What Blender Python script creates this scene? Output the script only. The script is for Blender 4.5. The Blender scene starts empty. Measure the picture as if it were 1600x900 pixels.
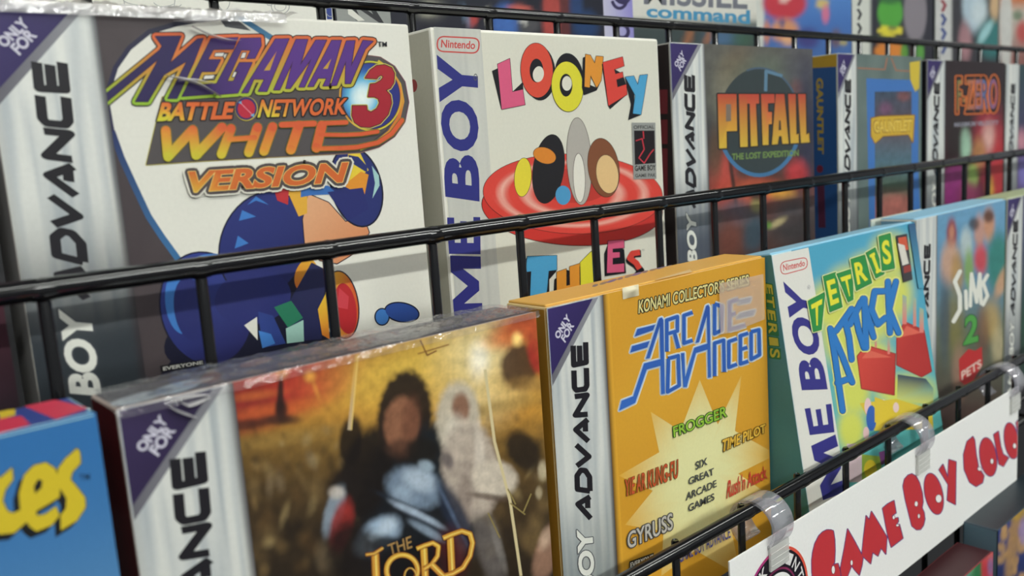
import bpy, bmesh, math, random
from mathutils import Vector, Matrix, noise
from mathutils.geometry import tessellate_polygon

random.seed(7)
SC = bpy.context.scene
COL = SC.collection

# ------------------------------------------------------------------ camera, world, exposure
EYE = Vector((0.0, 0.0, 1.35))          # eye height above the shop floor
FPX = 1348.4                            # focal length in pixels of a 1600 x 900 frame
def cam_axes(yaw, pitch, roll):
    a, b, c = (math.radians(v) for v in (yaw, pitch, roll))
    f = Vector((math.sin(a)*math.cos(b), math.cos(a)*math.cos(b), -math.sin(b)))
    r = f.cross(Vector((0, 0, 1))).normalized()
    d = f.cross(r)
    return (r*math.cos(c) + d*math.sin(c), d*math.cos(c) - r*math.sin(c), f)
RT, DN, FW = cam_axes(40.7159, 8.8046, 3.9907)
cam = bpy.data.cameras.new('camera')
cam.sensor_width = 36.0
cam.lens = FPX*36.0/1600.0
cam.clip_start = 0.01
cam.dof.use_dof = True
cam.dof.focus_distance = 0.315
cam.dof.aperture_fstop = 12.5
camo = bpy.data.objects.new('camera', cam)
COL.objects.link(camo)
camo.matrix_world = Matrix(((RT.x, -DN.x, -FW.x, EYE.x), (RT.y, -DN.y, -FW.y, EYE.y),
                            (RT.z, -DN.z, -FW.z, EYE.z), (0, 0, 0, 1)))
SC.camera = camo
KEY_LIGHT, TOP_LIGHT, AMBIENT = 80.0, 20.0, 0.23
w = bpy.data.worlds.new('world'); SC.world = w; w.use_nodes = True
w.node_tree.nodes['Background'].inputs[0].default_value = (0.92, 0.97, 1.0, 1)
w.node_tree.nodes['Background'].inputs[1].default_value = AMBIENT
SC.view_settings.view_transform = 'Standard'
SC.view_settings.look = 'None'
SC.view_settings.gamma = 1.0
SC.view_settings.use_curve_mapping = False
SC.view_settings.exposure = 0.0

def ray(px, py):
    return RT*((px-800)/FPX) + DN*((py-450)/FPX) + FW
def to_px(p):
    q = p - EYE; z = q.dot(FW)
    return (800 + FPX*q.dot(RT)/z, 450 + FPX*q.dot(DN)/z)

# ------------------------------------------------------------------ colours and materials
def lin(h):
    h = h.lstrip('#')
    o = []
    for i in (0, 2, 4):
        c = int(h[i:i+2], 16)/255
        o.append(c/12.92 if c <= .04045 else ((c+.055)/1.055)**2.4)
    return Vector(o)
def mix(a, b, t):
    t = max(0.0, min(1.0, t)); return a*(1-t) + b*t
def sstep(e0, e1, x):
    t = max(0.0, min(1.0, (x-e0)/(e1-e0))); return t*t*(3-2*t)

def new_mat(name, base=(.8, .8, .8), rough=.5, metal=0.0, spec=.5, coat=0.0):
    m = bpy.data.materials.new(name); m.use_nodes = True
    b = m.node_tree.nodes['Principled BSDF']
    b.inputs['Base Color'].default_value = (*base, 1)
    b.inputs['Roughness'].default_value = rough
    b.inputs['Metallic'].default_value = metal
    b.inputs['Specular IOR Level'].default_value = spec
    b.inputs['Coat Weight'].default_value = coat
    b.inputs['Coat Roughness'].default_value = .12
    return m
def ink_mat(name, rough, metal=0.0, spec=.4, coat=0.0, grain=1.0):
    m = new_mat(name, rough=rough, metal=metal, spec=spec, coat=coat)
    nt = m.node_tree; b = nt.nodes['Principled BSDF']
    at = nt.nodes.new('ShaderNodeAttribute'); at.attribute_name = 'ink'
    tc = nt.nodes.new('ShaderNodeTexCoord')
    no = nt.nodes.new('ShaderNodeTexNoise'); no.inputs['Scale'].default_value = 900; no.inputs['Detail'].default_value = 3
    nt.links.new(tc.outputs['Object'], no.inputs['Vector'])
    mr = nt.nodes.new('ShaderNodeMapRange')
    mr.inputs['To Min'].default_value = 1-.05*grain; mr.inputs['To Max'].default_value = 1+.05*grain
    nt.links.new(no.outputs['Fac'], mr.inputs['Value'])
    mx = nt.nodes.new('ShaderNodeMix'); mx.data_type = 'RGBA'; mx.blend_type = 'MULTIPLY'; mx.inputs['Factor'].default_value = 1
    nt.links.new(at.outputs['Color'], mx.inputs['A']); nt.links.new(mr.outputs['Result'], mx.inputs['B'])
    nt.links.new(mx.outputs['Result'], b.inputs['Base Color'])
    n2 = nt.nodes.new('ShaderNodeTexNoise'); n2.inputs['Scale'].default_value = 60; n2.inputs['Detail'].default_value = 2
    nt.links.new(tc.outputs['Object'], n2.inputs['Vector'])
    bp = nt.nodes.new('ShaderNodeBump'); bp.inputs['Strength'].default_value = .06; bp.inputs['Distance'].default_value = .002
    nt.links.new(n2.outputs['Fac'], bp.inputs['Height']); nt.links.new(bp.outputs['Normal'], b.inputs['Normal'])
    return m
INK = ink_mat('printed_card', .42)
FILMINK = ink_mat('printed_card_glossy', .42, coat=.35)
SILVER = ink_mat('silver_ink', .36, metal=.18)
def clear_mat(name, tint, gloss, rough, body=0.0, body_col=(.8, .8, .8), bump=0.0):
    m = bpy.data.materials.new(name); m.use_nodes = True
    nt = m.node_tree; nt.nodes.clear()
    out = nt.nodes.new('ShaderNodeOutputMaterial')
    tr = nt.nodes.new('ShaderNodeBsdfTransparent'); tr.inputs[0].default_value = (*tint, 1)
    gl = nt.nodes.new('ShaderNodeBsdfGlossy'); gl.inputs['Roughness'].default_value = rough
    lw = nt.nodes.new('ShaderNodeLayerWeight'); lw.inputs['Blend'].default_value = .35
    mr = nt.nodes.new('ShaderNodeMapRange'); mr.inputs['To Min'].default_value = gloss; mr.inputs['To Max'].default_value = min(1, gloss+.55)
    nt.links.new(lw.outputs['Facing'], mr.inputs['Value'])
    m1 = nt.nodes.new('ShaderNodeMixShader')
    nt.links.new(mr.outputs['Result'], m1.inputs[0]); nt.links.new(tr.outputs[0], m1.inputs[1]); nt.links.new(gl.outputs[0], m1.inputs[2])
    df = nt.nodes.new('ShaderNodeBsdfDiffuse'); df.inputs[0].default_value = (*body_col, 1)
    m2 = nt.nodes.new('ShaderNodeMixShader'); m2.inputs[0].default_value = body
    nt.links.new(m1.outputs[0], m2.inputs[1]); nt.links.new(df.outputs[0], m2.inputs[2])
    nt.links.new(m2.outputs[0], out.inputs[0])
    if bump:
        tc = nt.nodes.new('ShaderNodeTexCoord')
        no = nt.nodes.new('ShaderNodeTexNoise'); no.inputs['Scale'].default_value = 130; no.inputs['Detail'].default_value = 4
        nt.links.new(tc.outputs['Object'], no.inputs['Vector'])
        bp = nt.nodes.new('ShaderNodeBump'); bp.inputs['Strength'].default_value = bump; bp.inputs['Distance'].default_value = .003
        nt.links.new(no.outputs['Fac'], bp.inputs['Height']); nt.links.new(bp.outputs['Normal'], gl.inputs['Normal'])
    return m
CLEAR = clear_mat('clear_plastic', (.94, .93, .96), .06, .05, .20, (.74, .72, .78))
JAW = clear_mat('ribbed_clear_plastic', (.97, .97, .96), .02, .2, .42, (.80, .80, .77))
WRAP = clear_mat('shrink_film', (.96, .95, .96), .07, .10, .05, (.8, .78, .78), bump=.9)
FOLD = clear_mat('folded_film', (.96, .95, .96), .18, .10, .34, (.86, .84, .84), bump=.9)
TAPE = clear_mat('old_tape', (1, 1, 1), .02, .3, .34, (.84, .66, .52))
BLACKWIRE = new_mat('black_vinyl_wire', (.005, .005, .006), .16, spec=.6)
def noisy(name, c0, c1, scale, rough):
    m = new_mat(name, c0, rough); nt = m.node_tree; b = nt.nodes['Principled BSDF']
    no = nt.nodes.new('ShaderNodeTexNoise'); no.inputs['Scale'].default_value = scale
    rp = nt.nodes.new('ShaderNodeValToRGB'); rp.color_ramp.elements[0].color = (*c0, 1); rp.color_ramp.elements[1].color = (*c1, 1)
    nt.links.new(no.outputs['Fac'], rp.inputs[0]); nt.links.new(rp.outputs[0], b.inputs['Base Color'])
    return m
CARPET = noisy('floor_carpet', (.022, .022, .025), (.045, .042, .042), 240, .95)
PAINT = noisy('wall_paint', (.030, .030, .034), (.040, .040, .044), 6, .8)
TILE = noisy('ceiling_tile', (.62, .62, .60), (.72, .72, .70), 90, .9)
METALW = new_mat('lamp_housing', (.75, .75, .74), .5)
def emit(name, col, strength):
    m = bpy.data.materials.new(name); m.use_nodes = True; nt = m.node_tree; nt.nodes.clear()
    o = nt.nodes.new('ShaderNodeOutputMaterial'); e = nt.nodes.new('ShaderNodeEmission')
    e.inputs[0].default_value = (*col, 1); e.inputs[1].default_value = strength
    nt.links.new(e.outputs[0], o.inputs[0]); return m

# ------------------------------------------------------------------ object helpers
def link_mesh(name, verts, faces, mats, parent=None, smooth=False, inv=None, fmats=None, ink=None):
    me = bpy.data.meshes.new(name)
    me.from_pydata([tuple(v) for v in verts], [], faces)
    for m in (mats if isinstance(mats, (list, tuple)) else [mats]): me.materials.append(m)
    if fmats: me.polygons.foreach_set('material_index', fmats)
    if smooth: me.polygons.foreach_set('use_smooth', [True]*len(me.polygons))
    if ink is not None:
        at = me.attributes.new('ink', 'FLOAT_COLOR', 'POINT')
        at.data.foreach_set('color', [x for c in ink for x in (c[0], c[1], c[2], 1.0)])
    me.update()
    o = bpy.data.objects.new(name, me); COL.objects.link(o)
    if parent: o.parent = parent
    return o
def thing(name, label, cat, loc, rot=(0, 0, 0), group=None):
    o = bpy.data.objects.new(name, None); COL.objects.link(o)
    o.empty_display_size = .02
    o.location = loc; o.rotation_euler = rot
    o['label'] = label; o['category'] = cat
    if group: o['group'] = group
    return o
def bm_obj(name, bm, mat, parent=None, smooth=False):
    me = bpy.data.meshes.new(name); bm.to_mesh(me); bm.free()
    for m in (mat if isinstance(mat, (list, tuple)) else [mat]): me.materials.append(m)
    if smooth: me.polygons.foreach_set('use_smooth', [True]*len(me.polygons))
    o = bpy.data.objects.new(name, me); COL.objects.link(o)
    if parent: o.parent = parent
    return o
def bm_box(bm, lo, hi, bevel=0.0, seg=2):
    r = bmesh.ops.create_cube(bm, size=1.0)
    for v in r['verts']:
        v.co = Vector((lo[i] + (v.co[i]+.5)*(hi[i]-lo[i]) for i in range(3)))
    if bevel:
        es = list({e for v in r['verts'] for e in v.link_edges})
        bmesh.ops.bevel(bm, geom=es, offset=bevel, segments=seg, affect='EDGES', profile=.5)
def bm_tube(bm, pts, r, n=14, caps=True):
    pts = [Vector(p) for p in pts]; rings = []
    for i, p in enumerate(pts):
        t = (pts[min(i+1, len(pts)-1)] - pts[max(i-1, 0)]).normalized()
        a = Vector((0, 0, 1)) if abs(t.z) < .9 else Vector((1, 0, 0))
        u = t.cross(a).normalized(); v = t.cross(u)
        rr = r[i] if isinstance(r, (list, tuple)) else r
        rings.append([bm.verts.new(p + (u*math.cos(2*math.pi*k/n) + v*math.sin(2*math.pi*k/n))*rr) for k in range(n)])
    for A, B in zip(rings, rings[1:]):
        for k in range(n): bm.faces.new((A[k], A[(k+1) % n], B[(k+1) % n], B[k])).smooth = True
    if caps: bm.faces.new(rings[0]); bm.faces.new(rings[-1][::-1])

# ------------------------------------------------------------------ printed artwork: flat inks laid on a card face
EPS = 1.2e-6; LAY = 8; STEP = 2.5e-7
class Plane:
    """A card face: local origin and axes inside the box, plus the box's world matrix."""
    def __init__(s, mw, o, u, v, wd, ht):
        s.o, s.u, s.v = Vector(o), Vector(u), Vector(v); s.n = s.u.cross(s.v)
        s.w, s.h = wd, ht
        r = mw.to_3x3()
        s.O = mw @ s.o; s.U = r @ s.u; s.Vv = r @ s.v; s.N = r @ s.n
    def hit(s, px, py, h=0.0):
        d = ray(px, py); t = (s.O+s.N*h-EYE).dot(s.N)/d.dot(s.N)
        q = EYE + d*t - s.O
        return (q.dot(s.U), q.dot(s.Vv))
    def world(s, a, b): return s.O + s.U*a + s.Vv*b
    def px(s, a, b): return to_px(s.world(a, b))
    def local(s, a, b, h): return s.o + s.u*a + s.v*b + s.n*h

def Z(x0, y0, k, *pts):                 # points read off an enlarged view
    return [(x0 + x/k, y0 + y/k) for x, y in pts]
def zoom(x0, y0, k): return lambda *pts: Z(x0, y0, k, *pts)
def oval(cx, cy, rx, ry, rot=0, n=40, a0=0, a1=360):
    r = math.radians(rot); o = []
    for i in range(n + (a1-a0 < 360)):
        t = math.radians(a0 + (a1-a0)*i/n)
        x, y = rx*math.cos(t), ry*math.sin(t)
        o.append((cx + x*math.cos(r) - y*math.sin(r), cy + x*math.sin(r) + y*math.cos(r)))
    return o
def rrect(q, k=.28, n=6):               # rounded quadrilateral
    o = []
    for i in range(4):
        p, c, nx = Vector(q[i-1]), Vector(q[i]), Vector(q[(i+1) % 4])
        e0 = (p-c); e1 = (nx-c); m = min(e0.length, e1.length)*k
        a, b = c + e0.normalized()*m, c + e1.normalized()*m
        for j in range(n+1):
            t = j/n; o.append(tuple(a*(1-t)**2 + c*2*t*(1-t) + b*t*t))
    return o

_glyph = {}
def _font(body, off):
    cu = bpy.data.curves.new('t', 'FONT'); cu.body = body; cu.resolution_u = 4; cu.offset = off
    ob = bpy.data.objects.new('t', cu)
    me = bpy.data.meshes.new_from_object(ob)
    vs = [(v.co.x, v.co.y) for v in me.vertices]
    fs = [tuple(p.vertices) for p in me.polygons]
    bpy.data.objects.remove(ob); bpy.data.meshes.remove(me); bpy.data.curves.remove(cu)
    return vs, fs
def glyphs(body, off=0.0):
    """letters in the unit square, thickened by off (font units)"""
    key = (body, round(off, 3))
    if key not in _glyph:
        vs, fs = _font(body, off)
        cnt = {}
        for f in fs:
            for i in range(len(f)):
                k = tuple(sorted((f[i], f[(i+1) % len(f)]))); cnt[k] = cnt.get(k, 0) + 1
        bd = [k for k, c in cnt.items() if c == 1]
        x0, x1 = min(v[0] for v in vs), max(v[0] for v in vs); y0, y1 = min(v[1] for v in vs), max(v[1] for v in vs)
        vs = [((x-x0)/(x1-x0), (y-y0)/(y1-y0)) for x, y in vs]
        _glyph[key] = (vs, fs, bd)
    return _glyph[key]
BLOCK = {'M': [(0, 0), (0, 1), (.27, 1), (.5, .46), (.73, 1), (1, 1), (1, 0), (.79, 0), (.79, .60), (.58, .08), (.42, .08), (.21, .60), (.21, 0)],
         'E': [(0, 0), (0, 1), (.97, 1), (.97, .79), (.3, .79), (.3, .61), (.88, .61), (.88, .41), (.3, .41), (.3, .21), (1, .21), (1, 0)],
         'Y': [(.38, 0), (.38, .40), (0, 1), (.30, 1), (.5, .64), (.70, 1), (1, 1), (.62, .40), (.62, 0)]}
def inquad(q, s, t):                    # q = bottom left, bottom right, top right, top left
    (ax, ay), (bx, by), (cx, cy), (dx, dy) = q
    return ((ax*(1-s)+bx*s)*(1-t) + (dx*(1-s)+cx*s)*t, (ay*(1-s)+by*s)*(1-t) + (dy*(1-s)+cy*s)*t)

TOPH = {}
class Art:
    def __init__(s, plane, like=None):
        s.p = plane; s.V = []; s.F = []; s.C = []; s.M = []; s.h = EPS*3; s.like = None; s.inset = 0.0004; s.slot = 0
        s.k = 0; s.lap = False; s.tag = 'cover_picture'; s.G = []
    def at(s, p):
        if s.like:
            q, al, bt, kx = s.like
            a, b = q.hit(*p); return ((a-al)*kx, s.p.h + (b-bt))
        return s.p.hit(p[0], p[1], s.h)
    def up(s, k=1): s.h += EPS*k
    def _col(s, c):
        if isinstance(c, str): v = lin(c); return lambda a, b: v
        if callable(c): return c
        p0, p1, hs = c                   # gradient between two picture points
        A, B = Vector(s.at(p0)), Vector(s.at(p1)); d = B-A; L = d.length_squared; cs = [lin(h) for h in hs]
        def f(a, b):
            t = max(0, min(.9999, (Vector((a, b))-A).dot(d)/L))*(len(cs)-1); i = int(t)
            return mix(cs[i], cs[i+1], t-i)
        return f
    def facet(s, pts, col):              # one convex facet in face coordinates, clipped to the face
        e = s.inset
        P = [(a, b, col(a, b)) for a, b in pts]
        for ax, lim, sg in ((0, e, 1), (0, s.p.w-e, -1), (1, e, 1), (1, s.p.h-e, -1)):
            Q = []
            for i in range(len(P)):
                p, q = P[i-1], P[i]
                ip, iq = (p[ax]-lim)*sg >= 0, (q[ax]-lim)*sg >= 0
                if ip != iq:
                    t = (lim-p[ax])/(q[ax]-p[ax])
                    Q.append((p[0]+(q[0]-p[0])*t, p[1]+(q[1]-p[1])*t, mix(p[2], q[2], t)))
                if iq: Q.append(q)
            P = Q
            if len(P) < 3: return
        ar = sum(P[i-1][0]*P[i][1]-P[i][0]*P[i-1][1] for i in range(len(P)))
        if abs(ar) < 1e-12: return
        if ar < 0: P = P[::-1]
        n = len(s.V)
        s.k += 1; h = s.h + (s.k % 32)*STEP if s.lap else s.h   # overlapping facets never share a plane
        for a, b, c in P: s.V.append(s.p.local(a, b, h)); s.C.append(c)
        s.F.append(tuple(range(n, n+len(P)))); s.M.append(s.slot); s.G.append(s.tag)
    def poly(s, pts, col, holes=(), flat=False):
        c = s._col(col)
        loops = [[s.at(p) for p in l] for l in (pts, *holes)]
        if flat: loops = [list(l) for l in (pts, *holes)]
        allp = [p for l in loops for p in l]
        for t in tessellate_polygon([[Vector((a, b, 0)) for a, b in l] for l in loops]):
            s.facet([allp[i] for i in t], c)
        s.up()
    def _seg(s, p, q, w, c):
        p, q = Vector(p), Vector(q); d = q-p
        if d.length < 1e-6: return
        n = Vector((-d.y, d.x)).normalized()*w/2
        s.facet([s.at(x) for x in (p+n, q+n, q-n, p-n)], c)
    def _dot(s, p, w, c, k=10): s.facet([s.at(x) for x in oval(p[0], p[1], w/2, w/2, n=k)], c)
    def stroke(s, pts, w, col, closed=False, round_caps=False):
        c = s._col(col); n = len(pts); s.lap = True
        for i in range(n if closed else n-1): s._seg(pts[i], pts[(i+1) % n], w, c)
        for i in range(n):
            if closed or round_caps or 0 < i < n-1: s._dot(pts[i], w, c)
        s.up(LAY); s.lap = False
    def outline(s, polys, w, col):
        c = s._col(col); s.lap = True
        for pts in polys:
            for i in range(len(pts)): s._seg(pts[i-1], pts[i], w, c); s._dot(pts[i], w, c, 8)
        s.up(LAY); s.lap = False
    def text(s, body, q, col, bold=0.0, out=0.0, out_col='#000000', fit=True):
        q = [Vector(p) for p in q]
        hpx = (q[3]-q[0]).length
        off = min(.028 if set(body) & set('MW') else .042, bold/2/max(1, hpx)*.72)
        vs, fs, bd = glyphs(body, off)
        P = [inquad(q, x, y) for x, y in vs]
        if out:
            c = s._col(out_col); s.lap = True; wd = out*2
            for i, j in bd: s._seg(P[i], P[j], wd, c)
            for i in {k for e in bd for k in e}: s._dot(P[i], wd, c, 6)
            s.up(LAY); s.lap = False
            if out > 4:
                for f in fs: s.facet([s.at(P[i]) for i in f], c)
                s.up()
        c = s._col(col)
        for f in fs: s.facet([s.at(P[i]) for i in f], c)
        s.up()
    def block(s, ch, q, col): s.poly([inquad(q, x, y) for x, y in BLOCK[ch]], col)
    def paint(s, a0, b0, a1, b1, nx, ny, f):   # smooth picture area: f(px, py, a, b) -> colour
        n0 = len(s.V)
        for j in range(ny+1):
            for i in range(nx+1):
                a, b = a0+(a1-a0)*i/nx, b0+(b1-b0)*j/ny
                x, y = s.p.px(a, b)
                s.V.append(s.p.local(a, b, s.h)); s.C.append(f(x, y, a, b))
        for j in range(ny):
            for i in range(nx):
                k = n0 + j*(nx+1)+i; s.F.append((k, k+1, k+nx+2, k+nx+1)); s.M.append(s.slot); s.G.append(s.tag)
        s.up()
    def build(s, name, parent, mats=None):
        for tag in dict.fromkeys(s.G):
            ids = {}; V, C, Fc, M = [], [], [], []
            for f, m, g in zip(s.F, s.M, s.G):
                if g != tag: continue
                for i in f:
                    if i not in ids: ids[i] = len(V); V.append(s.V[i]); C.append(s.C[i])
                Fc.append(tuple(ids[i] for i in f)); M.append(m)
            link_mesh(name if name != 'cover_print' else tag, V, Fc, mats or [INK, SILVER], parent, fmats=M, ink=C)
        TOPH[parent.name] = s.h

def blobs(base, items, grain=0.0, gscale=.05):
    """base(px,py,a,b) overlaid with soft coloured patches (cx, cy, rx, ry, turn, hex, edge, strength) of a printed picture."""
    it = [(cx, cy, rx, ry, math.cos(math.radians(t)), math.sin(math.radians(t)), lin(h), e, st) for cx, cy, rx, ry, t, h, e, st in items]
    def f(x, y, a, b):
        c = base(x, y, a, b)
        wob = noise.noise(Vector((x*gscale*1.7, y*gscale*1.7, 3.1)))*.06 if grain else 0
        for cx, cy, rx, ry, ct, sn, h, e, st in it:
            dx, dy = x-cx, y-cy
            u, v = (dx*ct+dy*sn)/rx, (-dx*sn+dy*ct)/ry
            r = math.sqrt(u*u+v*v) + wob
            if r < 1+e: c = mix(c, h, st*(1-sstep(1-e, 1+e, r)))
        if grain:
            g = 1 + grain*(noise.noise(Vector((x*gscale, y*gscale, 0))) + .6*noise.noise(Vector((x*gscale*3, y*gscale*3, 5))))
            c = c*max(.2, g)
        return c
    return f
def ramp_y(stops):                       # printed top-to-bottom tone, stops = [(py, hex)]
    st = [(y, lin(h)) for y, h in stops]
    def f(x, y, a, b):
        if y <= st[0][0]: return st[0][1]
        for (y0, c0), (y1, c1) in zip(st, st[1:]):
            if y <= y1: return mix(c0, c1, (y-y0)/(y1-y0))
        return st[-1][1]
    return f

# ------------------------------------------------------------------ a card box
def carton(label, x0, x1, yf, z1, depth, cols, lean=0.0, height=None, group=None, crush=0.0, flap=None, wear=.0007):
    """cols: front, left, right, top, edge hex colours.  Returns (root, front plane, left plane, top plane)."""
    wd = x1-x0; t = math.radians(lean)
    if height is None:                    # stands on its tier's pocket floor
        height = z1 - (-.1735 if yf < .21 else -.0800 if yf < .28 else .0077)
    z0 = z1 + 1.35 - height*math.cos(t); yb = yf - height*math.sin(t)
    root = thing('game_box', label, 'game box', ((x0+x1)/2, yb, z0), (-t, 0, 0), group)
    mw = Matrix.Translation(root.location) @ Matrix.Rotation(-t, 4, 'X')
    bm = bmesh.new()
    bm_box(bm, (-wd/2, 0, 0), (wd/2, depth, height), wear, 2)
    bmesh.ops.subdivide_edges(bm, edges=[e for e in bm.edges if e.calc_length() > .05], cuts=5, use_grid_fill=True)
    cl = bm.verts.layers.float_color.new('ink')
    bmesh.ops.split_edges(bm, edges=[e for e in bm.edges if len(e.link_faces) == 2 and e.calc_face_angle(0) > .2])
    bm.normal_update()
    k = {'front': (0, -1, 0), 'back': (0, 1, 0), 'left': (-1, 0, 0), 'right': (1, 0, 0), 'top': (0, 0, 1), 'bottom': (0, 0, -1)}
    for f in bm.faces:
        c = lin(cols.get('edge', '#cfcbbd'))
        for nm, nv in k.items():
            if f.normal.dot(Vector(nv)) > .985: c = lin(cols.get(nm, cols['front'])); break
        for v in f.verts: v[cl] = (*c, 1)
    for v in bm.verts:                   # a used box: sides very slightly bowed
        x, z = v.co.x/(wd/2), v.co.z/height*2-1
        if v.co.y > depth*.5: v.co.y -= .0006*noise.noise(Vector((x*1.5, z*1.5, x0*9)))+.0006
        if crush and z > .7 and v.co.y > depth*.2: v.co.z -= crush*abs(noise.noise(v.co*60))
    o = bm_obj('carton', bm, INK, root)
    F = Plane(mw, (-wd/2, 0, 0), (1, 0, 0), (0, 0, 1), wd, height)
    L = Plane(mw, (-wd/2, depth, 0), (0, -1, 0), (0, 0, 1), depth, height)
    T = Plane(mw, (-wd/2, 0, height), (1, 0, 0), (0, 1, 0), wd, depth)
    if flap:                             # tucked-in top flap, a sheet of card lying on the top
        bm = bmesh.new()
        bm_box(bm, (-wd/2+.0008, .0009, height-.0002), (wd/2-.0008, depth-.001, height+.0007), .0003, 1)
        cl = bm.verts.layers.float_color.new('ink')
        for v in bm.verts: v[cl] = (*lin(flap), 1)
        bm_obj('top_flap', bm, INK, root)
        T.o.z += .0007; T.O = mw @ T.o
    return root, F, L, T
# ------------------------------------------------------------------ the shop: floor, wall, ceiling, lamps
def struct(name, lo, hi, mat):
    bm = bmesh.new(); bm_box(bm, lo, hi); o = bm_obj(name, bm, mat); o['kind'] = 'structure'; return o
struct('floor', (-3.5, -4.2, -.05), (4.5, .9, 0), CARPET)
struct('wall_back', (-3.5, .8, 0), (4.5, .9, 3.1), PAINT)
struct('ceiling', (-3.5, -4.2, 3.05), (4.5, .9, 3.1), TILE)
def ceiling_lamp(y, x0, x1, width, strength, label):
    r = thing('ceiling_light', label, 'ceiling light', ((x0+x1)/2, y, 3.05))
    L = (x1-x0)/2; bm = bmesh.new()
    bm_box(bm, (-L-.04, -width/2-.03, -.06), (L+.04, width/2+.03, 0), .008)
    bm_obj('lamp_housing', bm, METALW, r)
    bm = bmesh.new(); bm_box(bm, (-L, -width/2, -.085), (L, width/2, -.059), .01)
    bm_obj('diffuser', bm, emit('fluorescent_light', (.97, 1.0, .945), strength), r)
ceiling_lamp(-2.75, -1.3, 2.1, .16, KEY_LIGHT, 'long fluorescent ceiling light across the aisle from the wire rack')
ceiling_lamp(-.75, -1.3, 2.1, .16, TOP_LIGHT, 'long fluorescent ceiling light over the aisle beside the wire rack')

# ------------------------------------------------------------------ the stepped wire rack
PITCH = .0381
RACK = thing('display_rack', 'black wire display rack stepped in tiers that holds every game box', 'display rack', (.45, .3, 0))
RB = RACK.location
#        rail y, rail z, rail r, wire r, wire phase x, first/last wire, pocket floor z, box back y
TIERS = [(.118, -.243, .0021, .0014, .2145, -2, 15, -.308, .170),
         (.1725, -.1337, .0024, .0014, .2145, -7, 15, -.1752, .2248),
         (.2266, -.0239, .0027, .0016, .0485, -3, 25, -.0817, .2722),
         (.2738, .0567, .0022, .0016, .0815, -3, 26, .0060, .3190)]
for ti, (ry, rz, rr, wr, x0, i0, i1, fz, by) in enumerate(TIERS):
    z = rz + 1.35; f = fz + 1.35
    xa, xb = x0 + PITCH*i0 - .02, x0 + PITCH*i1 + .02
    bm = bmesh.new()
    bm_tube(bm, [(x-RB.x, ry-RB.y, z) for x in (xa, xa+.001, (xa+xb)/2, xb-.001, xb)], [rr*.6, rr, rr, rr, rr*.6], 18)
    for i in range(i0, i1+1):             # a small welded collar where each upright wire meets the rail
        c = Vector((x0+PITCH*i-RB.x, ry-RB.y, z))
        bm_tube(bm, [c+Vector((d, 0, -.0002)) for d in (-.0036, -.0022, 0, .0022, .0036)], [rr*.9, rr*1.02, rr*(1.05 if ti < 2 else 1.14), rr*1.02, rr*.9], 16)
    rail = bm_obj('rail', bm, BLACKWIRE, RACK, True)
    low = (TIERS[ti-1][7] if ti else fz) + 1.35
    for i in range(i0, i1+1):
        x = x0+PITCH*i-RB.x; back = ti < 2; y = ry-RB.y + (.0022 if back else .0006); zt = .0003 if back else 0
        bm = bmesh.new()
        bm_tube(bm, [(x, y, z+rr*.9+zt), (x, y, z+rr*.6+zt), (x, y, (z+low)/2), (x, y, low-.0025)], [wr*.75, wr, wr, wr], 12)
        bm_obj('wire', bm, BLACKWIRE, rail, True)
    bm = bmesh.new()                      # the pocket floor the boxes stand on
    n = 4
    for k in range(n):
        y = ry + .004 + (by - ry - .006)*k/(n-1) - RB.y
        bm_tube(bm, [(xa-RB.x, y, f), (xb-RB.x, y, f)], .0016, 10)
    for i in range(i0, i1+1):
        x = x0+PITCH*i-RB.x
        bm_tube(bm, [(x, ry-RB.y, f-.0022), (x, by-RB.y, f-.0022)], .0012, 8)
    bm_obj('pocket_floor', bm, BLACKWIRE, RACK, True)
bm = bmesh.new()                          # wire back behind the top tier
for i in range(-3, 27):
    x = .0815+PITCH*i-RB.x; bm_tube(bm, [(x, .3215-RB.y, 1.345), (x, .3215-RB.y, 1.52)], .0014, 8)
for zz in (1.40, 1.46, 1.515): bm_tube(bm, [(-.1-RB.x, .324-RB.y, zz), (1.12-RB.x, .324-RB.y, zz)], .0018, 8)
bm_obj('back_grid', bm, BLACKWIRE, RACK, True)
for sx in (-.12, 1.13):                   # side uprights with feet
    bm = bmesh.new()
    bm_box(bm, (sx-.012-RB.x, .33-RB.y, 0), (sx+.012-RB.x, .355-RB.y, 1.6), .002)
    bm_box(bm, (sx-.015-RB.x, -.05-RB.y, 0), (sx+.015-RB.x, .45-RB.y, .025), .003)
    for (ry, rz, rr, wr, x0, i0, i1, fz, by) in TIERS:
        bm_tube(bm, [(sx-RB.x, ry-RB.y, 1.35+fz), (sx-RB.x, .34-RB.y, 1.35+fz)], .003, 8)
        bm_tube(bm, [(sx-RB.x, ry-RB.y, 1.35+rz), (sx-RB.x, ry-RB.y, 1.35+fz)], .003, 8)
        bm_tube(bm, [(sx-RB.x, ry-RB.y, 1.35+rz), (min(max(sx-RB.x, x0+PITCH*i0-.02-RB.x), x0+PITCH*i1+.02-RB.x), ry-RB.y, 1.35+rz)], .0021, 8)
    bm_obj('upright', bm, BLACKWIRE, RACK)
# ------------------------------------------------------------------ shared printed layouts
GB = 'boxes facing out of the wire rack'
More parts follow.
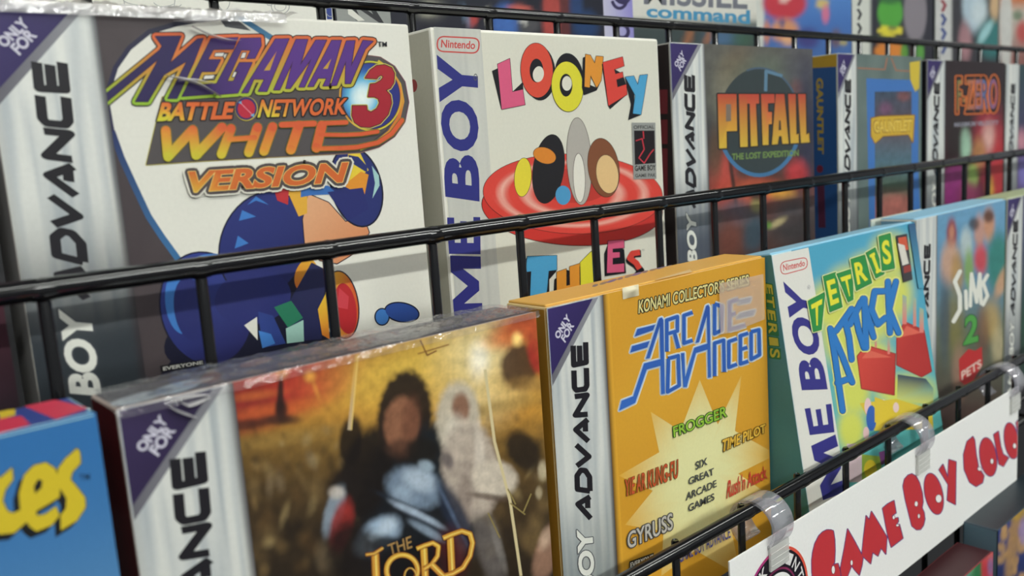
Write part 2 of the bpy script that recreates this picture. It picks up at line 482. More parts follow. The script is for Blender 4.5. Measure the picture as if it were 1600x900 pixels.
# the front-tier orange box comes first: its side strip sets the layout of every silver-strip box
ORANGE = carton('orange game box with blue striped lettering, pale starburst and peeling tape residue',
                .1829, .3067, .197, -.0487, .020,
                dict(front='#d39b2c', left='#b9842b', right='#c08a2a', top='#dba64a', edge='#e0c48a'), group=GB, flap='#dba951')
ARC = ORANGE[1]
zI, zJ = zoom(820, 380, 3), zoom(820, 600, 3)
STRIP = .0262
TECH = {'A': ([[(0, 0), (.55, 1), (1, 0)], [(.45, .22), (.85, .22)]]), 'D': [[(.08, 0), (.08, 1), (.72, 1), (1, .68), (1, .32), (.72, 0), (.08, 0)]],
        'V': [[(0, 1), (.48, 0), (1, 1)]], 'N': [[(.06, 0), (.06, 1), (.94, 0), (.94, 1)]],
        'C': [[(1, 1), (.2, 1), (.05, .85), (.05, .15), (.2, 0), (1, 0)]], 'E': [[(1, 1), (.08, 1), (.08, 0), (1, 0)], [(.08, .5), (.92, .5)]]}
def techno(art, word, q, wpx, col, gap=.15):
    n = len(word); adv = 1.0/(n - gap)
    for i, ch in enumerate(word):
        for st in TECH[ch]:
            art.stroke([inquad(q, (i + x*(1-gap))*adv, .06+.88*y) for x, y in st], wpx, col)
def strip_advance(art, tri=True, tone=1.0, only=True, dusk=0.8, dark='#4a5056', mid=(.42, .86), purple=('#392d66', '#2d2356')):
    """silver side strip with the console name reading upwards and a purple corner"""
    W = art.p.w; kx = W/.1238; sw = STRIP*kx; H = art.p.h
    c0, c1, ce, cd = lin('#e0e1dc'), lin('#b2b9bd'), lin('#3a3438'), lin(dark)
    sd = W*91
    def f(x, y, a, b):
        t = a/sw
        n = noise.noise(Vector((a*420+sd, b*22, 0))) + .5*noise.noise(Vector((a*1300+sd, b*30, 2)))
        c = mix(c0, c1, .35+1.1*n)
        c = mix(c, cd, dusk*sstep(mid[0], mid[1], 1-b/H))  # printed fade to dark, deepened per box with painted-in reflection and shade
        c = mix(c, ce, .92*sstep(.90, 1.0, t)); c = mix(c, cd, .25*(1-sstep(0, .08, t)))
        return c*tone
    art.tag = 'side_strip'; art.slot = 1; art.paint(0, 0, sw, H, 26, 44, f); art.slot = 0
    art.like = (ARC, 0, ARC.h, kx)
    if tri:
        T = [(845, 478), (927, 462), (859, 590)]
        art.poly([(845, 476), (936, 459), (860, 606)], ((890, 520), (903, 530), ['#2b2436', '#8f8f96']))
        art.poly(T, ((850, 478), (900, 530), list(purple)))
        if only:
            art.text('ONLY', zI((153, 452), (213, 352), (192, 328), (133, 430)), '#c9c6d4', bold=1.1)
            art.text('FOR', zI((185, 468), (228, 386), (206, 362), (163, 442)), '#c9c6d4', bold=1.1)
    techno(art, 'ADVANCE', [(923, 810), (914.5, 534), (892.5, 540), (900.5, 805)], 8.5, '#1c1a20')
    for wd, q in (('BOY', [(929, 924), (924, 824), (899, 827), (904, 926)]), ('GAME', [(933, 1083), (930, 938), (904, 940), (908, 1085)])):
        art.text(wd, q, '#dcdcd4', bold=5.0, out=1.4, out_col='#4b4f54')
    art.like = None; art.tag = 'cover_picture'
def maker_logo(art, q, wpx=2.2, bold=.7):
    """red rounded badge of the maker"""
    old = art.tag; art.tag = 'maker_badge'
    art.stroke(rrect(q, .46), wpx, '#c0443f', closed=True)
    c = [inquad(q, s, t) for s, t in ((.09, .26), (.91, .26), (.91, .80), (.09, .80))]
    art.text('Nintendo', c, '#c0443f', bold=bold); art.tag = old
# ------------------------------------------------------------------ white box, back row, purple slanted title
r, F, L, T = carton('white game box with purple slanted title, red number three and torn shrink film',
    .0480, .1741, .246, .0453, .020,
    dict(front='#dedcd2', left='#8d8b88', right='#d2d0c6', top='#d8d4cc', edge='#d9d6cc'), group=GB, crush=.0006)
a = Art(F)
zA, zB, zC, zD = zoom(0, 0, 3), zoom(300, 0, 3), zoom(0, 300, 3), zoom(300, 250, 3)
zQ, zR, zS, zT = zoom(160, 40, 5.623), zoom(400, 40, 5.623), zoom(220, 130, 5), zoom(420, 130, 5)
curve = [(362, 24), (325, 29), (277, 37), (233, 50), (202, 75), (181, 105), (172, 133), (168, 165), (175, 205), (190, 247), (211, 293), (232, 338), (253, 370), (277, 403), (318, 455), (372, 510), (440, 570), (520, 640)]
bro = lin('#51484a'); bro2 = lin('#3c3438')
pan = lambda A, B: mix(bro, bro2, .5+.5*noise.noise(Vector((A*40, B*1500, 0))))
a.poly([(100, 0)] + curve + [(520, 760), (100, 760)], pan)
a.stroke(curve[:9], 8, ((300, 40), (170, 200), ['#2a2a3a', '#23244a']))
a.stroke(curve[8:], 10, ((170, 200), (280, 400), ['#27305e', '#3a6d9c']))
a.poly([(364, 25), (380, 26), (437, 62), (420, 62)], '#3b6f93')
a.poly([(340, 26), (364, 25), (392, 48), (352, 42)], '#4c4c50')
# plain coloured shapes where the cover shows its hero: rounded blue forms, warm panels, no figure
navy, deep, sky = '#262c68', '#15162c', '#3f78c0'
a.poly([(240, 600), (300, 520), (420, 490), (520, 520), (560, 640), (470, 720), (260, 720)], deep)
a.poly(oval(400, 505, 150, 60, -18), deep)
a.outline([oval(322, 482, 70, 88, -14)], 5, deep); a.poly(oval(322, 482, 70, 88, -14), ((270, 420), (360, 560), ['#2f3d86', '#232459']))
a.poly(oval(284, 470, 26, 52, -4), sky); a.poly(oval(297, 483, 25, 50, -8), navy)
a.poly(oval(325, 411, 34, 14, -8), sky)
a.outline([oval(412, 382, 66, 84, 22)], 5, deep); a.poly(oval(412, 382, 66, 84, 22), ((370, 320), (440, 460), ['#2a3372', '#23285f']))
a.poly(zD((260, 210), (300, 170), (360, 210), (300, 190)), sky); a.poly(zD((235, 235), (300, 265), (220, 285)), sky)
a.poly(zD((215, 355), (265, 390), (200, 415)), sky)
a.poly(oval(395, 465, 60, 42, -10), navy)
a.poly(oval(478, 430, 17, 26, 18), ((480, 405), (470, 455), ['#d9a22f', '#c8662a']))
a.poly(zD((560, 480), (640, 520), (620, 640), (600, 760), (610, 840), (470, 850), (420, 720), (470, 640)), '#23264f')
a.poly(zD((385, 690), (465, 660), (520, 740), (450, 785)), '#287658'); a.poly(zD((440, 790), (522, 750), (525, 850), (445, 860)), '#9cc4b8')
a.poly(zD((310, 710), (380, 730), (440, 860), (330, 880)), '#2c3e80'); a.poly(zD((312, 800), (370, 815), (390, 860), (330, 882)), sky)
a.poly(zD((245, 775), (305, 735), (308, 845)), '#d8d6cc')
a.outline([oval(534, 476, 25, 52, -8)], 4, deep); a.poly(oval(534, 476, 25, 52, -8), ((515, 440), (552, 440), ['#dfae34', '#c9562d']))
a.poly(oval(540, 482, 17, 40, -8), '#b3282e'); a.poly(zD((690, 600), (735, 640), (730, 700), (680, 690)), '#c8404a')
a.poly(zD((590, 700), (630, 620), (645, 840), (610, 820)), ((505, 470), (505, 530), ['#e3bd35', '#d9762a']))
a.outline([zD((545, 160), (640, 200), (720, 290), (800, 260), (830, 340), (770, 430), (680, 485), (600, 470), (530, 400), (520, 280))], 3, deep); a.poly(zD((545, 160), (640, 200), (720, 290), (800, 260), (830, 340), (770, 430), (680, 485), (600, 470), (530, 400), (520, 280)), ((480, 310), (560, 390), ['#d9a47c', '#d0875c']))
a.outline([oval(557, 292, 38, 62, -14)], 5, deep); a.poly(oval(557, 292, 38, 62, -14), '#27306a')
a.poly(zT((620, 545), (710, 540), (780, 680), (600, 800)), '#e0c43a'); a.poly(zT((720, 690), (780, 715), (745, 890), (580, 800)), '#d98d2d')
a.poly(zT((620, 560), (700, 575), (770, 650), (770, 700), (640, 620)), '#27306a')
a.poly(zT((805, 645), (860, 720), (865, 800), (810, 900), (830, 780)), '#9ec6c2')
a.poly(zD((440, 130), (540, 110), (540, 250), (500, 265)), '#dba63a'); a.poly(zD((385, 140), (455, 130), (450, 210), (400, 190)), '#b83136')
a.poly(zD((510, 125), (640, 120), (680, 160), (560, 165), (510, 175)), '#3a6cb0'); a.poly(zD((635, 150), (800, 130), (830, 230), (730, 285), (680, 215)), navy)
a.outline([oval(597, 495, 10, 12), oval(628, 488, 26, 14, 10)], 4, deep); a.poly(oval(597, 495, 10, 12), sky); a.poly(oval(628, 488, 26, 14, 10), '#2a4a92')
a.poly(zC((750, 815), (955, 785), (960, 810), (755, 845)), '#141317')
a.text('EVERYONE', zC((765, 838), (952, 806), (950, 790), (763, 820)), '#cfcdc6', bold=.5)
a.tag = 'title_lettering'
# grey plate behind the lettering
plate = [(254, 152), (229, 257), (300, 252), (420, 245), (562, 238), (592, 229), (616, 213), (632, 190), (638, 160), (632, 128), (616, 104), (594, 90), (565, 86), (520, 110), (420, 140)]
a.outline([plate], 3.5, ((240, 150), (640, 200), ['#bdb43a', '#8f5a70']))
a.outline([plate], 1.6, '#4a3440'); a.poly(plate, '#504b4c')
arc = [(562, 233), (588, 223), (609, 206), (623, 184), (629, 158), (624, 132), (609, 109), (590, 96)]
a.stroke(arc, 6, ((600, 100), (560, 235), ['#c8b23a', '#cf6a35', '#bdb437']))
a.stroke([(x-6, y-2) for x, y in arc], 1.4, '#3b3338')
# globe and red numeral
gl = oval(579, 150, 45, 51, -6, 56)
a.outline([gl], 8, ((570, 100), (600, 200), ['#b9bd35', '#d4743a', '#c6bf3c'])); a.outline([gl], 3, '#4a3a30')
gc = [lin(h) for h in ('#e8f0ec', '#cfe6ea', '#5fb0d4', '#2b56a0', '#2a2f78')]
def globe(A, B):
    x, y = F.px(A, B); d = math.hypot((x-566)/40, (y-152)/48); t = min(.999, d/1.15)*4; i = int(t); return mix(gc[i], gc[i+1], t-i)
for ring in range(9):
    k0, k1 = ring/9, (ring+1)/9
    o0, o1 = oval(579, 150, 45*k0, 51*k0, -6, 56), oval(579, 150, 45*k1, 51*k1, -6, 56)
    for i in range(56): a.facet([F.hit(*p) for p in (o0[i-1], o0[i], o1[i], o1[i-1])], globe)
a.up()
three = zR((960, 460), (1000, 395), (1060, 352), (1130, 345), (1190, 370), (1216, 420), (1210, 500), (1180, 548), (1140, 568), (1180, 612), (1190, 680), (1160, 780), (1090, 860), (1000, 893), (920, 888), (865, 850), (843, 790), (848, 705), (970, 705), (975, 745), (1010, 762), (1060, 732), (1087, 680), (1075, 642), (1040, 625), (985, 625), (1005, 515), (1050, 510), (1100, 480), (1120, 450), (1100, 434), (1075, 445), (1060, 466))
a.outline([three], 5, '#c9b75a'); a.outline([three], 2.4, '#3a2020'); a.poly(three, ((580, 100), (560, 200), ['#a42430', '#9a1f30']))
# title letters
M1 = zQ((15, 612), (500, 217), (525, 180), (465, 95), (690, 92), (590, 335), (835, 118), (885, 112), (800, 330), (655, 640), (575, 640), (745, 310), (540, 432), (400, 668), (290, 668), (497, 290), (15, 690))
E1 = zQ((955, 115), (1190, 105), (1150, 205), (975, 210), (925, 300), (1038, 300), (985, 402), (872, 405), (820, 520), (1010, 512), (975, 600), (700, 622))
G1 = zQ((1215, 112), (1390, 108), (1395, 175), (1340, 287), (1268, 290), (1305, 215), (1220, 215), (1095, 490), (1150, 490), (1195, 400), (1165, 400), (1205, 325), (1315, 325), (1190, 592), (1000, 606), (985, 545))
A1 = zR((170, 118), (290, 116), (95, 578), (20, 578), (75, 470), (-20, 470), (-70, 590), (-125, 592)); A1h = zR((182, 225), (70, 395), (122, 392))
M2 = zR((352, 122), (455, 122), (388, 350), (525, 128), (620, 128), (425, 540), (378, 540), (490, 285), (300, 553), (262, 553), (325, 310), (208, 565), (155, 565))
A2 = zR((665, 130), (750, 130), (640, 530), (588, 530), (622, 462), (545, 462), (505, 535), (455, 537)); A2h = zR((662, 290), (588, 380), (630, 380))
N1 = zR((795, 135), (870, 132), (835, 360), (940, 130), (1028, 138), (960, 205), (830, 510), (783, 510), (790, 310), (708, 525), (658, 527))
LT = [M1, E1, G1, A1, M2, A2, N1]
a.outline(LT, 14.5, '#2c2118')
def warm(A, B):
    x, y = F.px(A, B); t = (y-52)/(146-52-22*sstep(330, 560, x))
    return mix(lin('#cf5f38'), lin('#cf7a38'), t*2) if t < .5 else mix(lin('#cf7a38'), mix(lin('#8fb634'), lin('#b5ab3c'), sstep(300, 520, x)), (t-.5)*2)
a.outline(LT, 11, warm)
for l in LT: a.poly(l, warm)
a.outline(LT, 2, '#3a1c2c')
pur = lambda A, B: mix(lin('#2a2150'), lin('#553080'), sstep(260, 460, F.px(A, B)[0]))
for l, hs in ((M1, ()), (E1, ()), (G1, ()), (A1, (A1h,)), (M2, ()), (A2, (A2h,)), (N1, ())): a.poly(l, pur, hs)
for q in (zQ((995, 242), (1070, 240), (1058, 268), (988, 268)), zQ((900, 440), (985, 435), (968, 465), (888, 470)), zQ((1232, 240), (1262, 238), (1250, 282), (1215, 285)), zQ((1160, 405), (1178, 412), (1160, 450), (1140, 450))):
    a.outline([q], 2.5, '#221a30'); a.poly(q, '#d6d4cc')
a.text('TM', zR((1072, 185), (1152, 185), (1150, 142), (1068, 140)), '#2a2a2e', bold=.8)
og = lambda q: (q[3], q[0], ['#d2642f', '#dd9a34', '#cfc636', '#c6c832'])
q = [(245, 189.5), (362, 186), (368, 159), (253, 160)]
a.text('BATTLE', q, og(q), bold=4.6, out=2.2, out_col='#2c2426')
q = [(402, 184), (540, 179), (545, 153), (409, 155.5)]
a.text('NETWORK', q, og(q), bold=4.6, out=2.2, out_col='#2c2426')
a.poly(oval(385, 170, 18, 19), '#b8a83a'); a.poly(oval(384.5, 169.5, 17, 18), '#3a2a62'); a.poly(oval(385, 170, 13.5, 14.5), '#b3253a')
a.stroke([(375, 160), (395, 180)], 1.2, '#d88a96'); a.poly([(372, 160), (377, 158), (378, 163)], '#6aa6c8'); a.poly([(391, 180), (397, 177), (397, 183)], '#6aa6c8')
def wstroke(pts, w, g): a.stroke(pts, w+2.4, '#8d8436', round_caps=True); a.stroke(pts, w+1, '#3a2c22', round_caps=True); W2.append((pts, w, g))
W2 = []; gw = ((300, 194), (296, 250), ['#cf5a34', '#d98a34', '#cdb636', '#c3bd38'])
wstroke(zS((195, 370), (212, 575), (405, 365), (432, 562), (635, 345)), 15, gw)
wstroke(zS((705, 355), (630, 555)), 14.5, gw); wstroke(zS((912, 345), (843, 542)), 14.5, gw); wstroke(zS((690, 440), (890, 425)), 8, gw)
wstroke(zS((1030, 340), (962, 532)), 14.5, gw)
wstroke(zT((100, 325), (355, 315)), 9, gw); wstroke(zT((235, 330), (172, 520)), 15, gw)
wstroke(zT((415, 330), (372, 505)), 15, gw); wstroke(zT((400, 314), (605, 306)), 7, gw)
wstroke(zT((400, 402), (590, 404), (720, 398), (850, 378)), 6, gw)
wstroke(zT((370, 512), (560, 508), (690, 500), (850, 465), (960, 395), (1040, 290)), 7, gw)
for pts, w, g in W2: a.stroke(pts, w, g, round_caps=True)
q = [(283, 302), (535, 285), (545, 253), (294, 268)]
a.text('VERSION', q, '#4c4444', bold=3.6, out=8.5, out_col='#d8d5c8')
a.text('VERSION', q, '#4c4444', bold=3.6, out=5.6, out_col='#4c4444')
a.text('VERSION', q, (q[3], q[0], ['#c9632e', '#d99a36', '#c8b03a']), bold=3.8, out=1.0, out_col='#e0c070')
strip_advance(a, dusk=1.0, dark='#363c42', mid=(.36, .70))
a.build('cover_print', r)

# crumpled shrink film folded over the top edge
def film(root, plane_pts, nx, ny, amp, seed, name='shrink_film', mat=None):
    """film sheet through local points (bilinear patch) with crumples"""
    p00, p10, p11, p01 = (Vector(p) for p in plane_pts); n = (p10-p00).cross(p01-p00).normalized()
    V, Q = [], []
    for j in range(ny+1):
        for i in range(nx+1):
            s, t = i/nx, j/ny
            p = (p00*(1-s)+p10*s)*(1-t) + (p01*(1-s)+p11*s)*t
            q = Vector((p.x*170, p.y*170, p.z*170+seed))
            d = abs(noise.noise(q)) + .6*abs(noise.noise(q*2.7)) - .1
            V.append(p + n*(.0004 + amp*max(0, d)))
    for j in range(ny):
        for i in range(nx):
            k = j*(nx+1)+i; Q.append((k, k+1, k+nx+2, k+nx+1))
    return link_mesh(name, V, Q, mat or WRAP, root, True)
hw = F.w/2
film(r, [(-hw-.0005, -.0012, F.h-.0026), (hw*.28, -.0012, F.h-.002), (hw*.28, -.0009, F.h+.0006), (-hw-.0005, -.0009, F.h+.0006)], 90, 8, .0007, 1, mat=FOLD)
film(r, [(-hw-.0005, -.0010, F.h+.0003), (hw*.35, -.0010, F.h+.0003), (hw*.30, .019, F.h+.0004), (-hw-.0005, .019, F.h+.0004)], 90, 16, .0016, 5, mat=FOLD)
def crease(root, F, pts, wpx, up=.0014):
    """a raised, shiny fold of film lying on the face along picture points"""
    V, Q = [], []
    for i, (x, y) in enumerate(pts):
        t = i/(len(pts)-1); wd = wpx*math.sin(math.pi*min(.97, max(.03, t)))
        d = Vector(pts[min(i+1, len(pts)-1)])-Vector(pts[max(i-1, 0)]); nn = Vector((-d.y, d.x)).normalized()
        for k, h in ((-.5, .0011), (-.15, .0011+up*.6), (.15, .0011+up), (.5, .0011)):
            A, B = F.hit(x+nn.x*wd*k, y+nn.y*wd*k); V.append(F.local(A, B, h))
    for i in range(len(pts)-1):
        for k in range(3): m = i*4+k; Q.append((m, m+1, m+5, m+4))
    return link_mesh('film_crease', V, Q, FOLD, root, True)
def bez(*p, n=14):
    p = [Vector(x) for x in p]; o = []
    for i in range(n+1):
        q = p[:]; t = i/n
        while len(q) > 1: q = [q[k]*(1-t)+q[k+1]*t for k in range(len(q)-1)]
        o.append((q[0].x, q[0].y))
    return o
crease(r, F, bez((254, 118), (275, 124), (300, 122), (318, 136), (342, 152)), 6)
crease(r, F, bez((275, 128), (292, 122), (312, 127), (330, 131)), 5)
crease(r, F, bez((296, 42), (330, 58), (352, 66), (372, 64)), 5)
crease(r, F, bez((268, 34), (300, 33), (330, 34), (356, 30)), 7)
# ------------------------------------------------------------------ white box with tumbling coloured letters
r, F, L, T = carton('white game box with tumbling multicoloured letters, plain red disc and grey strip',
    .18752, .3125, .2521, .0460, .021,
    dict(front='#d3d1c3', left='#c9c6b6', right='#c9c6b6', top='#e2e0d6', edge='#e6e3d9'), group=GB, wear=.0011)
a = Art(F)
zE, zF, zU = zoom(640, 20, 3), zoom(640, 250, 3), zoom(760, 60, 5.714)
a.tag = 'side_strip'; sw = F.hit(757, 52)[0]; sg0, sg1 = lin('#b4b5b0'), lin('#c6c6be')
a.paint(.0015, 0, sw*.93, F.h, 16, 20, lambda x, y, A, B: mix(sg0, sg1, .5+.6*noise.noise(Vector((A*900, B*16, 0)))+.5*(A/sw-.4)))
maker_logo(a, zE((128, 180), (322, 190), (328, 120), (132, 110)))
BL = '#2c2f78'
BQ = zE((328, 885), (319, 212), (127, 196), (168, 862))
def part_of(q, s0, s1): return [inquad(q, s0, 0), inquad(q, s1, 0), inquad(q, s1, 1), inquad(q, s0, 1)]
a.text('B', part_of(BQ, 0, .315), BL, bold=9); a.text('O', part_of(BQ, .335, .695), BL, bold=9); a.block('Y', part_of(BQ, .665, 1.0), BL)
a.block('E', zF((333, 442), (331, 268), (176, 264), (182, 440)), BL)
a.block('M', zF((342, 728), (333, 452), (190, 448), (203, 735)), BL)
a.text('A', zF((352, 980), (343, 740), (205, 745), (216, 985)), BL, bold=9)
a.text('G', zF((362, 1250), (353, 1000), (215, 1005), (226, 1255)), BL, bold=9)
a.text('®', zE((318, 318), (318, 285), (300, 285), (300, 318)), '#55555a', bold=.4)
a.tag = 'cover_picture'
# plain disc with pale rings and a few plain coloured ovals standing in for the cover picture
dk = '#2a1614'
rim = oval(894, 325, 141, 58, 3, 70)
a.outline([rim], 2, dk); a.poly(rim, ((760, 340), (1030, 330), ['#c4332c', '#b92f2a']))
top = oval(895, 303, 140, 62, 2, 70); a.outline([top], 1.5, dk)
rr0, rr1 = lin('#cf4238'), lin('#e3b7a8')
def disc(A, B):
    x, y = F.px(A, B); d = math.hypot((x-895)/140, (y-303)/62)
    return mix(rr0, rr1, .85*max(0, 1-abs(d-.52)/.09) + .85*max(0, 1-abs(d-.80)/.07))
for k in range(24):
    o0, o1 = oval(895, 303, 140*k/24, 62*k/24, 2, 70), oval(895, 303, 140*(k+1)/24, 62*(k+1)/24, 2, 70)
    for i in range(70): a.facet([F.hit(*p) for p in (o0[i-1], o0[i], o1[i], o1[i-1])], disc)
a.up()
a.poly(oval(897, 290, 55, 27), '#b3372f')
for cx, cy, rx, ry, t, h in ((817, 277, 13, 30, 4, '#d8c93a'), (857, 264, 24, 54, 8, '#1d1c20'), (851, 243, 18, 12, 20, '#d07f2c'), (905, 252, 19, 68, -3, '#a9a49c'), (905, 278, 9, 38, -2, '#d9d6cc'), (943, 262, 24, 46, -8, '#7a4a30'), (949, 272, 17, 30, -8, '#d6b480')):
    o = oval(cx, cy, rx, ry, t); a.outline([o], 1.4, '#2a211c'); a.poly(o, h)
a.poly(oval(880, 305, 12, 15), '#4a90bd')
a.tag = 'title_lettering'
# title letters with their black drop blocks
BK = '#15151b'
def ov(cx, cy, rx, ry, rot=0): return zU(*oval(cx, cy, rx, ry, rot))
def letter(pts, col, sh=None, holes=()):
    if sh: a.poly(sh, BK)
    a.outline([pts], 1.5, BK); a.poly(pts, col)
a.poly(zU((230, 478), (326, 388), (330, 456)), BK)
letter(zU((100, 230), (208, 180), (232, 478), (325, 456), (345, 592), (137, 633)), '#d0587c', zU((50, 290), (102, 266), (140, 633), (132, 632)))
letter(ov(450, 285, 143, 243, -3), '#cf4a38', ov(474, 308, 143, 246, -3))
a.poly(ov(447, 287, 61, 106), BK); a.poly(ov(464, 320, 49, 71, 8), '#d3d1c3')
letter(ov(723, 430, 140, 223, -4), '#d3cb35', ov(738, 330, 124, 200, -8))
a.poly(ov(711, 418, 57, 102), BK); a.poly(ov(719, 402, 44, 65), '#d3d1c3')
letter(zU((885, 142), (928, 150), (968, 225), (980, 158), (1043, 163), (1025, 375), (985, 440), (930, 330), (922, 438), (876, 432)), '#d58c30',
       zU((860, 172), (890, 160), (890, 400), (985, 440), (1025, 380), (985, 465), (870, 508), (852, 440)))
letter(zU((1040, 215), (1215, 165), (1230, 245), (1140, 278), (1152, 318), (1216, 300), (1222, 345), (1160, 368), (1170, 436), (1250, 410), (1256, 500), (1090, 602)), '#cf4238',
       zU((1030, 230), (1050, 220), (1190, 300), (1225, 340), (1250, 420), (1256, 500), (1105, 632), (1085, 600)))
letter(zU((1240, 345), (1315, 335), (1352, 415), (1370, 330), (1438, 322), (1412, 490), (1380, 680), (1308, 670), (1330, 510)), '#4a9ac6',
       zU((1236, 350), (1320, 400), (1320, 660), (1388, 682), (1265, 730), (1290, 590)))
letter(zF((552, 452), (690, 448), (690, 515), (652, 520), (645, 600), (640, 640), (565, 640), (570, 522), (545, 525)), '#4a9ac6', zF((512, 525), (552, 452), (690, 520), (655, 560), (655, 640), (545, 640)))
letter(zF((690, 525), (735, 510), (735, 590), (752, 585), (750, 500), (798, 485), (802, 640), (690, 640)), '#d58c30', zF((678, 560), (740, 515), (752, 520), (798, 520), (802, 640), (675, 640)))
letter(zF((800, 480), (852, 428), (884, 470), (890, 640), (803, 640)), '#d3cb35', zF((796, 500), (850, 440), (895, 480), (905, 640), (798, 640)))
letter(zF((930, 380), (1005, 374), (1006, 412), (952, 416), (952, 434), (985, 432), (985, 456), (952, 460), (952, 490), (1006, 485), (1006, 524), (925, 530)), '#d0587c', zF((912, 440), (935, 380), (1006, 420), (1015, 530), (915, 545)))
a.stroke(zF((1085, 438), (1050, 440), (1030, 470), (1060, 490), (1085, 520), (1050, 560)), 11, BK); a.stroke(zF((1080, 432), (1045, 438), (1032, 460), (1062, 482), (1078, 510)), 9, '#cf4238')
a.text('TM', zF((1088, 428), (1100, 427), (1100, 418), (1088, 419)), '#55555a')
a.tag = 'seal_panel'
# grey seal panel
a.poly(zE((1042, 515), (1152, 515), (1157, 778), (1050, 780)), '#8f918e')
a.poly(zE((1052, 552), (1148, 552), (1152, 705), (1056, 712)), '#1a1418')
a.stroke(zE((1060, 600), (1090, 590), (1100, 640), (1075, 680), (1100, 705), (1128, 660), (1145, 640)), 1.8, '#b83240'); a.stroke(zE((1095, 555), (1098, 590)), 1.8, '#b83240')
a.text('OFFICIAL', zE((1050, 545), (1146, 543), (1146, 527), (1050, 528)), '#3a3a3c', bold=.3)
a.text('GAME BOY', zE((1056, 742), (1154, 738), (1153, 712), (1056, 716)), '#1a1a1e', bold=1.4)
a.text('GAME PAK', zE((1058, 772), (1154, 768), (1154, 752), (1058, 755)), '#3a3a3c', bold=.3)
a.build('cover_print', r)
a = Art(L); a.poly(oval(646, 134, 6, 10), '#a63436'); a.build('side_print', r)
# ------------------------------------------------------------------ orange box (front tier)
r, F, L, T = ORANGE
a = Art(F); zV = zoom(940, 440, 4.285)
orb = lin('#d6a033'); ord_ = lin('#c98f28')
a.paint(0, 0, F.w, F.h, 20, 20, lambda x, y, A, B: mix(orb, ord_, .5+.5*noise.noise(Vector((A*30, B*30, 1)))))
dkb, dke = lin('#6b4a1e'), lin('#c9922c')
a.paint(STRIP, 0, STRIP+.0035, F.h, 8, 2, lambda x, y, A, B: mix(dkb, orb, sstep(0, 1, (A-STRIP)/.0032)))
# pale starburst
C0 = zJ((830, 420))[0]; pale = lin('#ddd9a0'); pale2 = lin('#d9c874')
tips = zJ((820, -20), (905, 190), (1015, -40), (985, 220), (1180, 330), (1000, 420), (1200, 560), (960, 640), (1010, 900), (800, 780), (640, 900), (650, 690), (470, 660), (600, 500), (440, 430), (630, 320), (590, 130), (730, 220))
ch = F.hit(*C0)
for i in range(len(tips)):
    A0, A1 = F.hit(*tips[i-1]), F.hit(*tips[i])
    for k in range(6):
        k0, k1 = k/6, (k+1)/6
        P = lambda p, q: (ch[0]+(p[0]-ch[0])*q, ch[1]+(p[1]-ch[1])*q)
        long0 = (i-1) % 2 == 0
        def cc(A, B):
            d = math.hypot(A-ch[0], B-ch[1])/.046
            return mix(pale, orb, sstep(.35, 1.15, d))
        a.facet([P(A0, k0), P(A1, k0), P(A1, k1), P(A0, k1)] if k else [ch, P(A0, k1), P(A1, k1)], cc)
a.up()
a.tag = 'title_lettering'
a.text("KONAMI COLLECTOR'S SERIES", zI((533, 331), (1052, 197), (1050, 144), (535, 266)), '#d9cf8e', bold=1.0, out=1.5, out_col='#2e2a14')
bl = '#2f5cad'
polys = [zV(*p) for p in (
    ((240, 318), (360, 288), (345, 325), (222, 368)), ((205, 432), (322, 398), (306, 440), (192, 475)),
    ((385, 248), (403, 240), (414, 256), (424, 750), (400, 753), (390, 300), (322, 512), (297, 516)),
    ((285, 548), (398, 518), (398, 562), (303, 588), (225, 812), (118, 864), (135, 797), (212, 767)),
    ((700, 163), (714, 155), (724, 172), (733, 640), (714, 643), (705, 230), (652, 405), (630, 411)),
    ((622, 442), (716, 412), (716, 452), (632, 478), (570, 705), (548, 706), (532, 480), (554, 477), (560, 640)))]
strokes = [zV(*p) for p in (
    ((437, 468), (437, 258), (508, 234), (508, 330), (437, 350)), ((488, 340), (516, 446)),
    ((610, 206), (552, 226), (552, 412), (610, 393)),
    ((757, 150), (757, 348), (803, 325), (806, 165), (757, 150)),
    ((918, 118), (858, 138), (858, 322), (965, 290)), ((858, 225), (900, 212)),
    ((448, 515), (514, 496), (520, 695), (442, 738), (448, 515)),
    ((757, 632), (757, 412), (818, 392), (822, 605)),
    ((907, 382), (852, 402), (852, 574), (907, 553)),
    ((982, 345), (930, 362), (930, 550), (982, 533)), ((930, 455), (976, 440)),
    ((1002, 336), (1002, 520), (1058, 490), (1054, 322), (1002, 336)))]
faded = [zV(*p) for p in (((915, 152), (930, 122), (1000, 107), (990, 138)), ((905, 247), (925, 213), (1028, 190), (1015, 224)))]
a.outline(polys+faded, 5.6, '#d8d6cc')
for st in strokes: a.stroke(st, 10.6, '#d8d6cc')
a.up()
a.outline(polys+faded, 3.2, '#a9bcd2')
for st in strokes: a.stroke(st, 8.2, '#a9bcd2')
a.up()
for p in polys: a.poly(p, ((1000, 480), (1000, 640), ['#2b4f9e', '#3668bb']))
for p in faded: a.poly(p, '#5f86b4')
for st in strokes: a.stroke(st, 5.4, bl)
a.up()
a.tag = 'game_list'
a.text('FROGGER', zJ((699, 250), (948, 152), (946, 101), (695, 200)), '#8fb83a', bold=.6, out=1.1, out_col='#2f5a20')
a.text('TIME PILOT', zJ((922, 322), (1130, 226), (1128, 186), (928, 262)), '#dcae3e', bold=1.4, out=1.1, out_col='#5e4616')
a.text('YIE AR KUNG-FU', zJ((470, 530), (718, 440), (718, 352), (470, 448)), '#c0502c', bold=.9, out=.6, out_col='#6a4a1c')
